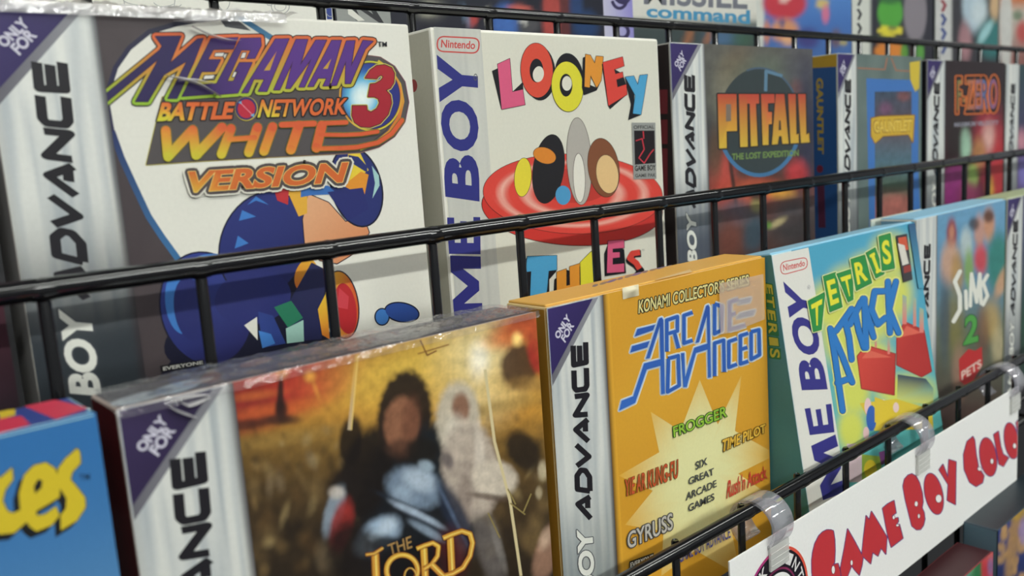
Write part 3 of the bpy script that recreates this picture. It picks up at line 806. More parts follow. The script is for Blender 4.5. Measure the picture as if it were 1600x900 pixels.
for wd, q in (('SIX', ((800, 405), (857, 378), (855, 343), (800, 365))), ('GREAT', ((768, 475), (888, 425), (886, 392), (768, 440))), ('ARCADE', ((755, 548), (900, 482), (898, 448), (757, 510))), ('GAMES', ((767, 602), (890, 543), (888, 510), (767, 565)))):
    a.text(wd, zJ(*q), '#454848', bold=.7)
a.text("Rush'n Attack", zJ((945, 540), (1138, 442), (1132, 378), (955, 448)), '#c24432', bold=1.6)
a.text('GYRUSS', zJ((483, 775), (695, 680), (692, 602), (482, 697)), '#b8b4ac', bold=.9, out=1.6, out_col='#4c4a48')
a.tag = 'rating_bar'
a.poly(zJ((490, 832), (605, 790), (606, 826), (492, 872)), '#2a2416'); a.text('EVERYONE', zJ((495, 863), (602, 822), (602, 798), (495, 838)), '#dcd8cc', bold=.6)
a.text('GAME BOY ADVANCE', [(1062, 880), (1142, 840), (1140, 822), (1060, 858)], '#4a4a86', bold=.8)
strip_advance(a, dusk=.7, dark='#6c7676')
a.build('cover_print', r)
a = Art(T)
for k in range(14):
    x = 930+k*13; y = 446-k*3.6
    a.poly(oval(x, y, 5+2*(k % 3), 1.8, -18, 10), ('#7d6a70', '#8f7a66', '#74688a')[k % 3])
a.poly([(1024, 437), (1078, 421), (1084, 427), (1030, 444)], '#e0c08a')
a.build('top_print', r)
# pale tape residue at the upper right, and a nick in the front edge
fp = [F.hit(*p) for p in zV((772, 12), (1068, -52), (1078, 250), (962, 296), (905, 330), (780, 352))]
link_mesh('tape_residue', [F.local(p[0], p[1], .0011) for p in fp], [tuple(range(6))], TAPE, r)['label'] = 'pale peeling tape residue'
V, Q = [], []
A, B = F.hit(985, 458)
for j in range(7):
    for i in range(9):
        s, t = i/8-.5, j/6-.5; q = max(0, 1-math.hypot(s, t)*2)
        V.append((-F.w/2+A+s*.0085, -.0002-.0016*q*(.6+abs(noise.noise(Vector((i*1.3, j*1.7, 0)))*1.5)), F.h-.0012+t*.004+.0007*q))
for j in range(6):
    for i in range(8): k = j*9+i; Q.append((k, k+1, k+10, k+9))
link_mesh('torn_nick', V, Q, INK, r, True, ink=[lin('#dcd2b4')]*len(V))

# ------------------------------------------------------------------ wrapped box with the fiery battle picture
r, F, L, T = carton('shrink-wrapped game box with fiery sky, dark battle picture and gold serif lettering',
    .0523, .1768, .195, -.0487, .020,
    dict(front='#4a3a24', left='#571a1c', right='#33261a', top='#4e4c52', edge='#b9a9a0'), group=GB)
a = Art(F); zH, zW, zG = zoom(340, 460, 2.046), zoom(560, 760, 5.333), zoom(0, 560, 2.6475)
sky0 = ramp_y([(470, '#c07a30'), (560, '#d49e3c'), (640, '#bd8836'), (690, '#7a5c2a'), (760, '#4c3a20'), (830, '#34281a'), (950, '#201912'), (1100, '#1a1410')])
nav = '#11151b'
rnd = random.Random(5)
crowd = []
for _ in range(170):                     # the milling ground of the picture: small light and dark flecks
    x = rnd.uniform(370, 860); y = rnd.uniform(672, 900) - (x-370)*.10
    s_ = .6 + (y-640)/200
    crowd.append((x, y, rnd.uniform(3, 8)*s_, rnd.uniform(5, 14)*s_, rnd.uniform(-35, 35), rnd.choice(['#8a7046', '#6e5836', '#a08a5e', '#1c1611', '#2a2018', '#140f0c', '#5c4426', '#7c6a50']), .9, rnd.uniform(.25, .6)))
fire = blobs(sky0, [
    (400, 600, 150, 62, -13, '#a82c26', .35, .95), (500, 572, 70, 46, -13, '#b8382a', .4, .85), (372, 642, 70, 34, -8, '#7a2420', .6, .8), (460, 560, 60, 14, -14, '#c8502e', .7, .7), (430, 640, 70, 10, -10, '#c8602e', .8, .7), (400, 618, 40, 6, -8, '#d87438', .8, .5),
    (440, 578, 9, 12, 0, '#ec9c48', .8, .95), (484, 588, 8, 8, 0, '#e8a048', .8, .95), (494, 610, 3, 18, -20, '#d8883c', .7, .7),
    (600, 548, 70, 18, -14, '#b4502a', .8, .7), (640, 566, 110, 44, -14, '#cfae48', .9, .75), (700, 520, 90, 26, -12, '#d6ae46', .8, .7), (600, 525, 40, 12, -14, '#a4482a', .8, .6), (580, 600, 24, 50, 0, '#cfa444', .9, .6),
    (745, 572, 50, 66, 0, '#e8d8a4', 1.0, .95), (748, 566, 14, 26, 0, '#fff8e4', .8, 1), (690, 600, 60, 50, 0, '#d2ae54', .9, .5), (790, 600, 40, 24, 0, '#d8b46a', .8, .6),
    (818, 512, 42, 22, -10, '#b8482a', .6, .9), (790, 530, 30, 14, -10, '#cc6a34', .8, .7), (812, 572, 30, 36, 12, '#3c221a', .25, .92), (808, 530, 7, 9, 0, '#ffd880', .9, 1), (840, 556, 14, 34, -16, '#a83026', .35, .9), (835, 600, 40, 12, 0, '#94703a', .6, .7),
    (438, 622, 5, 36, 2, '#2c1814', .3, .95), (439, 640, 10, 18, 2, '#2c1814', .4, .95), (438, 656, 30, 8, 0, '#38221a', .5, .9), (380, 664, 40, 8, -6, '#3c241a', .6, .8),
    (450, 684, 90, 10, -10, '#94743a', .8, .7), (560, 690, 40, 12, -8, '#9a7a3c', .8, .6), (760, 640, 90, 10, -12, '#947a40', .8, .6)] + crowd + [
    # a plain dark mass with steel-blue sheen and a plain pale mass beside it
    (652, 800, 96, 140, 8, nav, .16, .98), (572, 740, 40, 76, 16, '#16100e', .2, .96), (548, 690, 18, 40, 6, '#17100d', .25, .93), (540, 760, 26, 30, 10, '#1c1512', .3, .9),
    (632, 650, 42, 72, 6, '#231914', .12, .98), (627, 662, 27, 42, 4, '#8b5d44', .18, .95), (642, 660, 14, 38, 4, '#6b4230', .5, .7), (628, 700, 22, 14, 0, '#4a3024', .5, .8), (690, 720, 30, 60, -20, '#161c22', .3, .95), (660, 705, 26, 22, 0, '#1a1612', .4, .9),
    (715, 652, 33, 56, 4, '#bdb2a0', .18, .95), (720, 638, 14, 24, 0, '#80543e', .35, .9), (712, 680, 16, 30, 0, '#d6cdbd', .5, .8), (735, 735, 44, 78, -6, '#b3a496', .15, .95), (750, 720, 8, 60, -4, '#d2c6b8', .5, .7), (772, 748, 36, 28, 8, '#c9bcab', .2, .93), (725, 790, 12, 60, 4, '#84756c', .5, .75), (762, 776, 30, 5, 8, '#5c4c42', .5, .8), (700, 720, 8, 14, -20, '#3c3440', .5, .7),
    (648, 762, 44, 32, 16, '#75869a', .25, .9), (655, 750, 24, 16, 20, '#b0becd', .6, .85), (630, 772, 16, 18, 10, '#93a4b6', .6, .7), (640, 794, 54, 5, 26, '#222a36', .4, .9), (652, 804, 44, 6, 27, '#a9b8ca', .4, .8), (664, 818, 38, 4, 28, '#262e3a', .4, .85), (668, 830, 30, 6, 30, '#94a5b8', .5, .7), (666, 728, 12, 8, 20, '#9aabb9', .5, .85),
    (590, 838, 40, 24, -38, '#98acc2', .3, .95), (578, 850, 20, 14, -30, '#c6d4e0', .8, .8), (605, 822, 14, 10, -38, '#c0cedb', .7, .7), (622, 862, 50, 20, 20, nav, .3, .95), (712, 806, 16, 60, -24, '#222a3c', .4, .9), (705, 800, 3, 50, -26, '#5c6c86', .6, .6),
    (522, 800, 14, 40, 16, '#8794a2', .3, .85), (534, 822, 17, 42, 12, '#8e2c28', .3, .92), (548, 860, 40, 46, 0, '#16100f', .35, .93), (526, 770, 12, 10, 0, '#c8bcb0', .5, .7),
    (704, 870, 24, 40, 0, '#54181c', .6, .7), (640, 888, 60, 36, 0, '#0f0d0e', .5, .93), (765, 860, 18, 56, -16, '#625b58', .4, .85), (778, 850, 6, 40, -16, '#8a8480', .6, .5), (855, 862, 18, 46, 18, '#94705c', .3, .9), (852, 842, 8, 16, 18, '#c4a890', .7, .7), (818, 705, 24, 36, -34, '#1d1713', .3, .9), (848, 735, 7, 14, 0, '#c0b294', .5, .8), (842, 770, 5, 9, 0, '#b8a888', .5, .7),
], grain=.24, gscale=.075)
a.paint(STRIP, 0, F.w, F.h, 230, 230, fire)
a.stroke([(559, 548), (553, 600), (546, 672)], 6, ((556, 560), (548, 670), ['#dba63c', '#b8a488'])); a.stroke([(560, 548), (549, 672)], 1.6, '#e8c874')
a.stroke(zH((855, 240), (885, 470), (935, 660), (970, 900)), 4.6, '#cfbf94'); 
for p in (((1245, 20), (1310, 150)), ((1265, 140), (1390, 235)), ((1375, 215), (1440, 60)), ((1080, 220), (1180, 430))): a.stroke(zW(*p), 2.2, '#8a7a48')
a.stroke(zH((645, 140), (670, 195), (700, 180)), 2, '#7a4a24'); a.stroke(zH((640, 190), (740, 160)), 1.6, '#8a5a28')
gold = ((640, 830), (640, 900), ['#b0622a', '#d8a83a', '#c98a34'])
a.tag = 'title_lettering'
a.text('THE', zW((262, 577), (450, 510), (438, 410), (240, 488)), '#a5814c', bold=.4)
def serif(pts, w, closed=False):
    a.stroke(pts, w+2.4, '#6e3216', closed=closed); a.stroke(pts, w, gold, closed=closed); a.stroke([(x+.8, y) for x, y in pts], max(1, w*.25), '#e8cf6c', closed=closed)
serif(zW((140, 560), (150, 800), (250, 860)), 11); serif(zW((60, 570), (130, 560), (205, 512)), 4)
serif(zW(*oval(365, 700, 130, 130, -20, 30)), 7, True); serif(zW(*oval(430, 760, 50, 80, 0, 20)), 1.2, True)
serif(zW((545, 515), (560, 800)), 10); serif(zW((485, 520), (545, 495), (620, 470), (668, 500), (660, 580), (610, 650), (545, 690)), 6); serif(zW((610, 650), (700, 740), (790, 800)), 9)
serif(zW((765, 420), (780, 720)), 10); serif(zW((705, 432), (780, 400), (860, 372), (930, 395), (952, 470), (930, 580), (870, 680), (780, 730), (720, 745)), 7)
fade0 = lin('#2a2018')
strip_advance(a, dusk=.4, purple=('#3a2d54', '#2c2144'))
a.build('cover_print', r, [FILMINK, SILVER])
a = Art(T)  # pale bluish patches paint the film's glints into the top, among print
for x, y, rx, ry, h in ((215, 622, 45, 7, '#a8b4bc'), (275, 606, 40, 8, '#9fb0bc'), (250, 612, 22, 4, '#6c7c8c'), (330, 590, 16, 9, '#6c4038'), (310, 596, 26, 3, '#a09a98'),
                        (400, 566, 26, 5, '#8a6c60'), (470, 552, 34, 5, '#7c6c70'), (540, 540, 30, 5, '#8a8078'), (610, 524, 40, 5, '#7a7478'), (680, 508, 30, 5, '#847a74'), (750, 490, 30, 5, '#4e4850')):
    a.poly(oval(x, y, rx, ry, -14, 20), h)
a.build('top_print', r)
hw = F.w/2
film(r, [(-hw-.0003, -.0011, F.h+.0003), (hw, -.0009, F.h+.0003), (hw-.001, .0195, F.h+.0004), (-hw+.001, .0195, F.h+.0004)], 110, 22, .0009, 3)
film(r, [(-hw-.0006, -.0014, F.h-.0020), (hw, -.0012, F.h-.0016), (hw, -.0010, F.h+.0005), (-hw-.0006, -.0010, F.h+.0005)], 110, 5, .0006, 9)
crease(r, F, zG((690, 195), (730, 215), (770, 230), (805, 240)), 5)
crease(r, F, zG((735, 178), (770, 190), (800, 180), (855, 155)), 6, .0016)
crease(r, F, zG((690, 175), (740, 160), (790, 150), (850, 145)), 5)

# ------------------------------------------------------------------ blue box at the lower left corner
r, F, L, T = carton('blue game box with yellow rounded lettering and red and blue striped top',
    -.075, .0470, .190, -.0470, .020,
    dict(front='#3f7fb4', left='#3f7fb4', right='#5f1c1e', top='#2c3f86', edge='#9cc0cc'), group=GB)
a = Art(F)
b0, b1 = lin('#2f6ba6'), lin('#6f9cbd')
a.paint(0, 0, F.w, F.h, 12, 40, lambda x, y, A, B: mix(b0, b1, sstep(0, .75, 1-B/F.h)))
a.stroke([F.px(.0, F.h-.0006), F.px(F.w, F.h-.0006)], 2.5, '#8fb9c9')
a.tag = 'title_lettering'
cc = zG((-120, 520), (-60, 480), (0, 495), (50, 452), (55, 500), (22, 545), (12, 590), (30, 630), (55, 640), (80, 628), (108, 640), (112, 675), (60, 722), (0, 728), (-80, 712))
ee = zG((85, 640), (78, 560), (100, 482), (140, 442), (190, 430), (228, 455), (250, 520), (246, 575), (150, 632), (152, 650), (185, 645), (232, 612), (246, 650), (215, 690), (150, 716), (122, 695))
eh = zG((140, 530), (158, 500), (175, 505), (172, 535), (145, 560))
ss = zG((318, 372), (330, 385), (335, 432), (300, 470), (292, 500), (325, 540), (352, 575), (355, 615), (320, 670), (252, 712), (250, 650), (272, 620), (275, 580), (250, 540), (235, 500), (240, 455), (270, 415))
for dx, dy in ((-9, 11), (-4, 6)):
    for l in (cc, ee, ss): a.poly([(x+dx, y+dy) for x, y in l], '#16181c')
a.up()
a.outline([cc, ee, ss], 2.4, '#2a2a14')
for l, h in ((cc, ()), (ee, (eh,)), (ss, ())): a.poly(l, '#ccb42a', h)
a.poly(eh, '#16181c')
a.text('TM', zG((330, 505), (372, 502), (372, 475), (326, 480)), '#1f3f62', bold=.9)
a.build('cover_print', r)
a = Art(T)
a.poly(zG((60, 182), (180, 158), (365, 205), (232, 252)), '#c9354e'); a.poly(zG((-30, 250), (90, 238), (125, 275), (-40, 320)), '#c9354e')
a.poly(zG((-260, 260), (-150, 240), (-60, 268), (-180, 330)), '#c9354e')
a.poly(zG((-10, 215), (65, 210), (62, 235), (0, 250)), '#cdb32c')
a.poly(zG((365, 195), (398, 200), (396, 232), (355, 225)), '#5a9ac0')
a.build('top_print', r)

# ------------------------------------------------------------------ leaning teal box
r, F, L, T = carton('teal game box leaning back, yellow capitals on green blocks over slanted blue letters',
    .3075, .4370, .1945, -.0478, .020,
    dict(front='#4f9db2', left='#4a8a92', right='#3c6a86', top='#93c6de', edge='#b9d6de'), lean=8.0, height=.1244, group=GB, flap='#93c6de')
a = Art(F); zK, zL2, zK2 = zoom(1180, 340, 3), zoom(1180, 600, 3), zoom(1180, 370, 3.335)
tb, ty, tc = lin('#4a9ab8'), lin('#cfcf4c'), lin('#56a8a8')
def glow(x, y, A, B):
    t = 0
    for cx, cy, rx, ry in ((1300, 478, 30, 34), (1330, 450, 32, 30), (1360, 428, 32, 28), (1392, 400, 28, 30), (1322, 520, 34, 46), (1360, 490, 36, 40), (1395, 460, 26, 36), (1335, 600, 22, 50), (1360, 560, 30, 26), (1415, 610, 40, 22), (1330, 670, 18, 30)):
        t = max(t, 1-sstep(.6, 1.7, math.hypot((x-cx)/rx, (y-cy)/ry)))
    return mix(mix(tb, tc, sstep(420, 680, y)), ty, .9*t)
a.paint(.015, 0, F.w, F.h, 70, 70, glow)
a.tag = 'side_strip'
sl = [zK((75, 172))[0], zK((245, 130))[0], (1340, 900), (1265, 900)]
a.poly([(1196, 392), (1262, 380), zL2((430, 520))[0], (1345, 980), (1250, 980)], '#d4d2cb')
maker_logo(a, zK((122, 270), (245, 237), (243, 185), (117, 210)), 1.4, .6)
BL = '#33307c'
BQ = zK2((378, 795), (290, 275), (146, 232), (243, 800))
a.text('B', part_of(BQ, 0, .315), BL, bold=7); a.text('O', part_of(BQ, .335, .695), BL, bold=7); a.block('Y', part_of(BQ, .665, 1.0), BL)
a.block('E', zL2((372, 226), (357, 92), (231, 112), (256, 240)), BL)
a.block('M', zL2((440, 500), (376, 236), (262, 290), (318, 545)), BL)
a.text('A', zL2((480, 740), (430, 520), (310, 560), (362, 770)), BL, bold=6)
a.text('®', zK((258, 335), (258, 315), (244, 318), (244, 337)), '#777780')
a.tag = 'cover_picture'
# plain red blocks, yellow and blue shapes standing in for the picture
red0 = lin('#c0352c')
for p, q in ((zK((480, 650), (520, 600), (655, 640), (650, 830), (500, 800)), zK((500, 660), (530, 620), (640, 655))), (zK((665, 560), (700, 490), (790, 530), (825, 720), (780, 745), (665, 690)), zK((680, 560), (710, 505), (780, 540)))):
    a.outline([p], 3, '#8a2a28'); a.poly(p, ((1350, 540), (1400, 620), ['#c8453a', '#a82c2a'])); a.poly(q, '#d0604e')
for x0, y0, x1, y1 in ((690, 360, 710, 500), (740, 370, 755, 510), (770, 420, 790, 540), (560, 540, 570, 610), (620, 560, 632, 640)):
    a.poly(zK((x0, y0), (x1, y0+10), (x1, y1), (x0, y1)), (zK((x0, y0))[0], zK((x0, y1))[0], ['#8fae98', '#d8746c']))
a.poly(zK((668, 735), (800, 755), (835, 800), (835, 880), (665, 850)), (zK((700, 740))[0], zK((700, 880))[0], ['#2f3f56', '#86b4a0', '#d8cf4a']))
a.poly(zK((490, 870), (660, 850), (830, 900), (835, 990), (560, 1000)), '#d2b83a')
for cx, cy, rx, ry, h in ((528, 885, 16, 40, '#d9b8b8'), (545, 940, 24, 60, '#2f5ca8'), (600, 880, 16, 28, '#dcc0ba'), (660, 890, 14, 24, '#dcc0ba'), (520, 1010, 14, 30, '#d8b4b4'), (700, 960, 50, 30, '#cfae34')):
    a.poly(zK(*oval(cx, cy, rx, ry, 0, 24)), h)
a.poly(zL2((560, 60), (640, 90), (660, 190), (560, 180)), '#d0b638'); a.poly(zL2((430, 280), (500, 280), (500, 460), (440, 460)), '#c8b2b8'); a.poly(zL2((500, 330), (600, 340), (580, 460), (500, 450)), '#8aa03c'); a.poly(zL2(*oval(540, 400, 30, 45, 0, 24)), '#cdb52e'); a.poly(zL2((580, 320), (640, 300), (640, 360), (590, 380)), '#7a3f7c')
a.tag = 'title_lettering'
# slanted blue word
at = [((352, 520), (372, 640), (410, 905)), ((352, 520), (405, 640), (455, 772)), ((385, 775), (440, 755)),
      ((380, 530), (452, 428)), ((420, 480), (440, 560), (452, 665)), ((445, 500), (495, 395)), ((470, 450), (485, 530), (510, 610)),
      ((520, 610), (512, 380)), ((505, 380), (555, 560)), ((515, 520), (545, 505)), ((605, 345), (560, 345), (545, 430), (575, 500), (610, 470)), ((622, 300), (632, 540)), ((660, 300), (628, 430), (672, 540))]
for k, (wd, h) in enumerate(((15, '#d8d780'), (10.6, '#27568f'), (8.6, '#2b72b8'))):
    for st in at: a.stroke(zK(*st), wd, h, round_caps=True)
    a.up()
# yellow capitals on green blocks
for ch_, q in (('T', ((308, 470), (338, 462), (352, 318), (288, 352))), ('E', ((393, 365), (440, 345), (415, 212), (368, 228))), ('T', ((484, 318), (502, 308), (500, 190), (440, 210))), ('R', ((533, 255), (592, 225), (565, 118), (512, 135))), ('I', ((628, 195), (660, 178), (625, 78), (590, 98))), ('S', ((668, 152), (715, 142), (698, 8), (655, 20)))):
    q = zK2(*q); c = Vector(((q[0][0]+q[1][0]+q[2][0]+q[3][0])/4, (q[0][1]+q[1][1]+q[2][1]+q[3][1])/4))
    blk = [tuple(c+(Vector(p)-c)*1.34) for p in q]
    a.outline([blk], 5, '#d3d99a'); a.h += EPS
    a.outline([blk], 2, '#1f6a38'); a.poly(blk, '#2b8540')
    lq = [tuple(c+(Vector(p)-c)*.94) for p in q]
    if ch_ == 'I': lq = part_of(lq, .26, .74); a.poly(part_of(q, .12, .88)[:2] + [inquad(q, .88, .14), inquad(q, .12, .14)], '#d9d236'); a.poly([inquad(q, .12, .86), inquad(q, .88, .86), inquad(q, .88, 1), inquad(q, .12, 1)], '#d9d236')
    a.text(ch_, lq, '#d9d236', bold=3.2)
a.tag = 'seal_panel'
a.poly(zK((660, 85), (712, 75), (738, 290), (695, 303)), '#39363a'); a.poly(zK((670, 95), (708, 88), (718, 150), (680, 160)), '#c4553a'); a.poly(zK((668, 120), (700, 130), (720, 215), (690, 225)), '#cfcac0'); a.poly(zK((695, 230), (728, 220), (732, 250), (698, 262)), '#8f3a34')
a.poly(zK((718, 30), (765, 18), (800, 330), (765, 330)), ((1430, 350), (1440, 440), ['#33577c', '#4f9ab4']))
a.build('cover_print', r)
a = Art(L); zI2 = zoom(820, 380, 3)
a.paint(0, 0, L.w, L.h, 4, 20, lambda x, y, A, B: mix(lin('#4d929a'), lin('#3a7076'), .4*noise.noise(Vector((A*60, B*40, 0)))+.3))
for ch_, q in (('S', ((1148, 492), (1150, 534), (1196, 540), (1194, 498))), ('I', ((1144, 440), (1148, 478), (1190, 482), (1186, 446))), ('R', ((1140, 372), (1144, 424), (1186, 432), (1180, 380))), ('E', ((1135, 310), (1140, 358), (1178, 366), (1172, 318))), ('T', ((1132, 245), (1136, 296), (1172, 304), (1166, 252))), ('E', ((1128, 190), (1132, 235), (1164, 242), (1158, 196)))):
    q = zI2(*q); q = [q[0], q[1], q[2], q[3]]
    a.outline([q], 4, '#2f7a48'); a.poly(q, '#2f7a48'); a.text(ch_, q, '#c9bf45', bold=.9)
a.build('side_print', r)

# ------------------------------------------------------------------ blue-sky box beyond it
r, F, L, T = carton('pale blue game box with white painted word, green numeral and red tag',
    .4515, .5738, .200, -.0483, .020,
    dict(front='#5d8fb4', left='#7fb2cc', right='#88b4cc', top='#93c3dc', edge='#d4d4c8'), group=GB, flap='#93c3dc')
a = Art(F); zP = zoom(1330, 300, 5)
pic = blobs(ramp_y([(300, '#6a9cc0'), (420, '#5a8aa8'), (520, '#5f6a58'), (640, '#4a3a34')]), [
    (1487, 365, 8, 24, 0, '#8c2c30', .4, .9), (1487, 362, 4, 10, 0, '#c0866a', .5, .8), (1484, 410, 14, 34, 4, '#c79a7c', .5, .85), (1496, 425, 10, 30, 0, '#a88444', .6, .8),
    (1510, 380, 9, 24, 0, '#b9c4c0', .5, .8), (1514, 420, 7, 30, 0, '#7fa04c', .5, .85), (1530, 362, 8, 26, 0, '#c08a74', .5, .85), (1533, 405, 11, 22, 0, '#c4383e', .5, .9), (1522, 350, 8, 10, 0, '#3a2a28', .5, .8),
    (1545, 352, 9, 26, 0, '#c98c64', .5, .9), (1545, 338, 8, 10, 0, '#4c2c22', .5, .9), (1560, 410, 18, 46, 0, '#2f7a70', .4, .95), (1566, 440, 8, 26, 20, '#c99a76', .5, .85),
    (1490, 500, 16, 50, 0, '#7a7038', .6, .7), (1476, 500, 8, 60, 0, '#3a4a5c', .6, .7), (1500, 580, 12, 40, 0, '#a47c68', .5, .6), (1548, 500, 14, 30, 0, '#b89858', .6, .7), (1560, 540, 10, 30, 0, '#c4b48c', .6, .6), (1535, 520, 10, 40, 0, '#6a3c34', .6, .6)], .12, .08)
a.paint(STRIP*.9, 0, F.w, F.h, 80, 80, pic)
a.tag = 'title_lettering'
for st in (((1500, 424), (1492, 440), (1500, 462), (1500, 484), (1490, 502)),): a.stroke(st, 6.6, '#dcdcd2', round_caps=True)
for st in (((1509, 455), (1510, 482)), ((1516, 478), (1518, 428), (1526, 472), (1531, 428), (1533, 474)), ((1543, 430), (1536, 442), (1543, 462), (1536, 476))): a.stroke(st, 5.6, '#dcdcd2', round_caps=True)
q = zK((975, 600), (1045, 580), (1045, 450), (985, 460))
a.text('2', q, '#4f9a48', bold=4, out=1.2, out_col='#26482c')
a.poly(zK((955, 665), (1000, 615), (1030, 625), (1062, 605), (1066, 690), (1000, 798), (958, 765)), '#b92f30')
a.text('PETS', zK((968, 765), (1062, 700), (1058, 662), (966, 722)), '#d8c4b8', bold=.8)
strip_advance(a, tri=False)
a.build('cover_print', r)
# its side dust flap, bent out to the left behind the leaning box
V = []
mw = Matrix.Translation(r.location)
for (px, py, yy) in ((1361, 343.5, .222), (1440, 326.5, .2195), (1440, 344, .2195), (1361, 362, .222)):
    d = ray(px, py); V.append(EYE + d*(yy/d.y) - r.location)
V += [v + Vector((0, .0006, 0)) for v in V]
link_mesh('side_flap', V, [(3, 2, 1, 0), (4, 5, 6, 7), (0, 1, 5, 4), (1, 2, 6, 5), (2, 3, 7, 6), (3, 0, 4, 7)], INK, r, ink=[lin('#dcdccc'), lin('#dcdccc'), lin('#4d8c98'), lin('#4d8c98')]*2)

# ------------------------------------------------------------------ last box of the row at the right edge
r, F, L, T = carton('game box with mossy green top beside the pale blue box with red tag',
    .5775, .7025, .200, -.0483, .020, dict(front='#3b3f5a', left='#6f7c62', right='#44506a', top='#a9b48c', edge='#c9c9bc'), group=GB, flap='#a9b48c')
a = Art(F)
a.paint(STRIP*.9, 0, F.w, F.h, 30, 30, blobs(ramp_y([(300, '#4a4a7c'), (500, '#2c4a3c'), (700, '#2a2c34')]), [(1640, 420, 30, 50, 0, '#8a6a4c', .6, .7)], .2, .05))
strip_advance(a); a.build('cover_print', r)
# ------------------------------------------------------------------ second row, further right
# grey-brown box with the tall fiery word
r, F, L, T = carton('dark grey game box with tall red-to-yellow capitals over a blue ring',
    .3178, .4393, .250, .0444, .020, dict(front='#4b4a46', left='#2c2426', right='#2a2c3a', top='#8f8c86', edge='#a5a39c'), group=GB)
a = Art(F); zM, zN, zO, zX2 = zoom(1020, 50, 4), zoom(1300, 50, 4), zoom(1020, 200, 4), zoom(1080, 90, 5.295)
pic = blobs(ramp_y([(60, '#5c5a54'), (150, '#565650'), (200, '#3a3a3c'), (250, '#3c3232'), (300, '#6a3a30'), (330, '#4c4646'), (400, '#5a3c34'), (500, '#2c2420')]), [
    (1140, 150, 22, 50, 0, '#86826e', .8, .7), (1150, 100, 20, 30, 30, '#6a5a44', .8, .6), (1200, 120, 50, 30, 0, '#5f6a5c', .7, .7), (1250, 110, 26, 40, 0, '#4a4854', .8, .7), (1245, 140, 10, 14, 0, '#7a4a48', .7, .6), (1260, 200, 14, 90, 0, '#2a2c44', .7, .9),
    (1130, 280, 18, 40, 0, '#b4483c', .6, .9), (1180, 300, 40, 20, 0, '#c4583c', .6, .8), (1245, 270, 16, 20, 0, '#b8383c', .6, .9), (1118, 240, 10, 40, 0, '#5a4432', .6, .8),
    (1145, 282, 3, 60, -8, '#2a2420', .6, .9), (1222, 303, 18, 9, 0, '#d89a38', .7, .95), (1222, 330, 40, 20, 0, '#6a4038', .6, .8), (1240, 350, 30, 40, 0, '#3c3a3c', .6, .8),
    (1182, 320, 9, 12, 0, '#8a8450', .5, .9), (1178, 365, 16, 30, 10, '#3c4c58', .5, .9), (1182, 305, 12, 8, 0, '#2c201c', .6, .9), (1215, 348, 14, 5, -30, '#b8a87c', .6, .9), (1200, 352, 6, 5, 0, '#6a9a40', .6, .8), (1150, 330, 20, 20, 0, '#5c4c58', .7, .7), (1140, 370, 18, 30, 0, '#7a4438', .7, .7)], .22, .07)
a.paint(STRIP*.95, 0, F.w, F.h, 100, 100, pic)
ringp = zM(*oval(665, 560, 255, 335, 0, 60))
a.poly(ringp, '#303a3c'); a.stroke(ringp[4:29], 6, '#3f6f98'); a.stroke(ringp[42:56], 3, '#44586c')
a.stroke(zM((705, 370), (708, 245), (810, 275)), 5, '#5a7c94')
a.h += EPS
a.tag = 'title_lettering'
grad = (zX2((600, 300))[0], zX2((600, 740))[0], ['#b04030', '#c8603a', '#cf9a34', '#c8a838'])
sh = [((218, 302), (374, 302), (380, 606), (292, 610), (294, 750), (232, 752)), ((394, 302), (462, 302), (468, 738), (406, 740)),
      ((462, 302), (560, 302), (562, 380), (535, 380), (550, 730), (494, 734), (484, 380), (462, 380)),
      ((578, 302), (688, 302), (690, 375), (634, 378), (636, 450), (668, 450), (668, 550), (640, 552), (640, 722), (592, 724)),
      ((700, 302), (770, 302), (806, 712), (754, 714), (748, 650), (726, 650), (716, 716), (668, 720)),
      ((802, 302), (864, 302), (870, 640), (888, 628), (890, 706), (822, 710)), ((884, 302), (946, 302), (952, 640), (974, 622), (980, 700), (908, 706))]
sh = [zX2(*p) for p in sh]
a.outline(sh, 4.5, '#2a2422')
for p in sh: a.poly(p, grad)
a.h += EPS*2
a.poly(zX2((288, 385), (330, 385), (330, 525), (288, 530)), '#7a6a5c'); a.poly(zX2((726, 520), (740, 520), (746, 600), (722, 602)), '#4a3a2c')
a.text('THE LOST EXPEDITION', zM((495, 800), (912, 775), (912, 735), (495, 760)), '#6f8a48', bold=.8)
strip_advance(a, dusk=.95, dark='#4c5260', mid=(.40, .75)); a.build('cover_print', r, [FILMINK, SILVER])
a = Art(L)
for y0 in (140, 187, 232, 270): a.poly([(1030, y0), (1043, y0), (1043, y0+38), (1030, y0+38)], '#7a3038')
a.build('side_print', r)

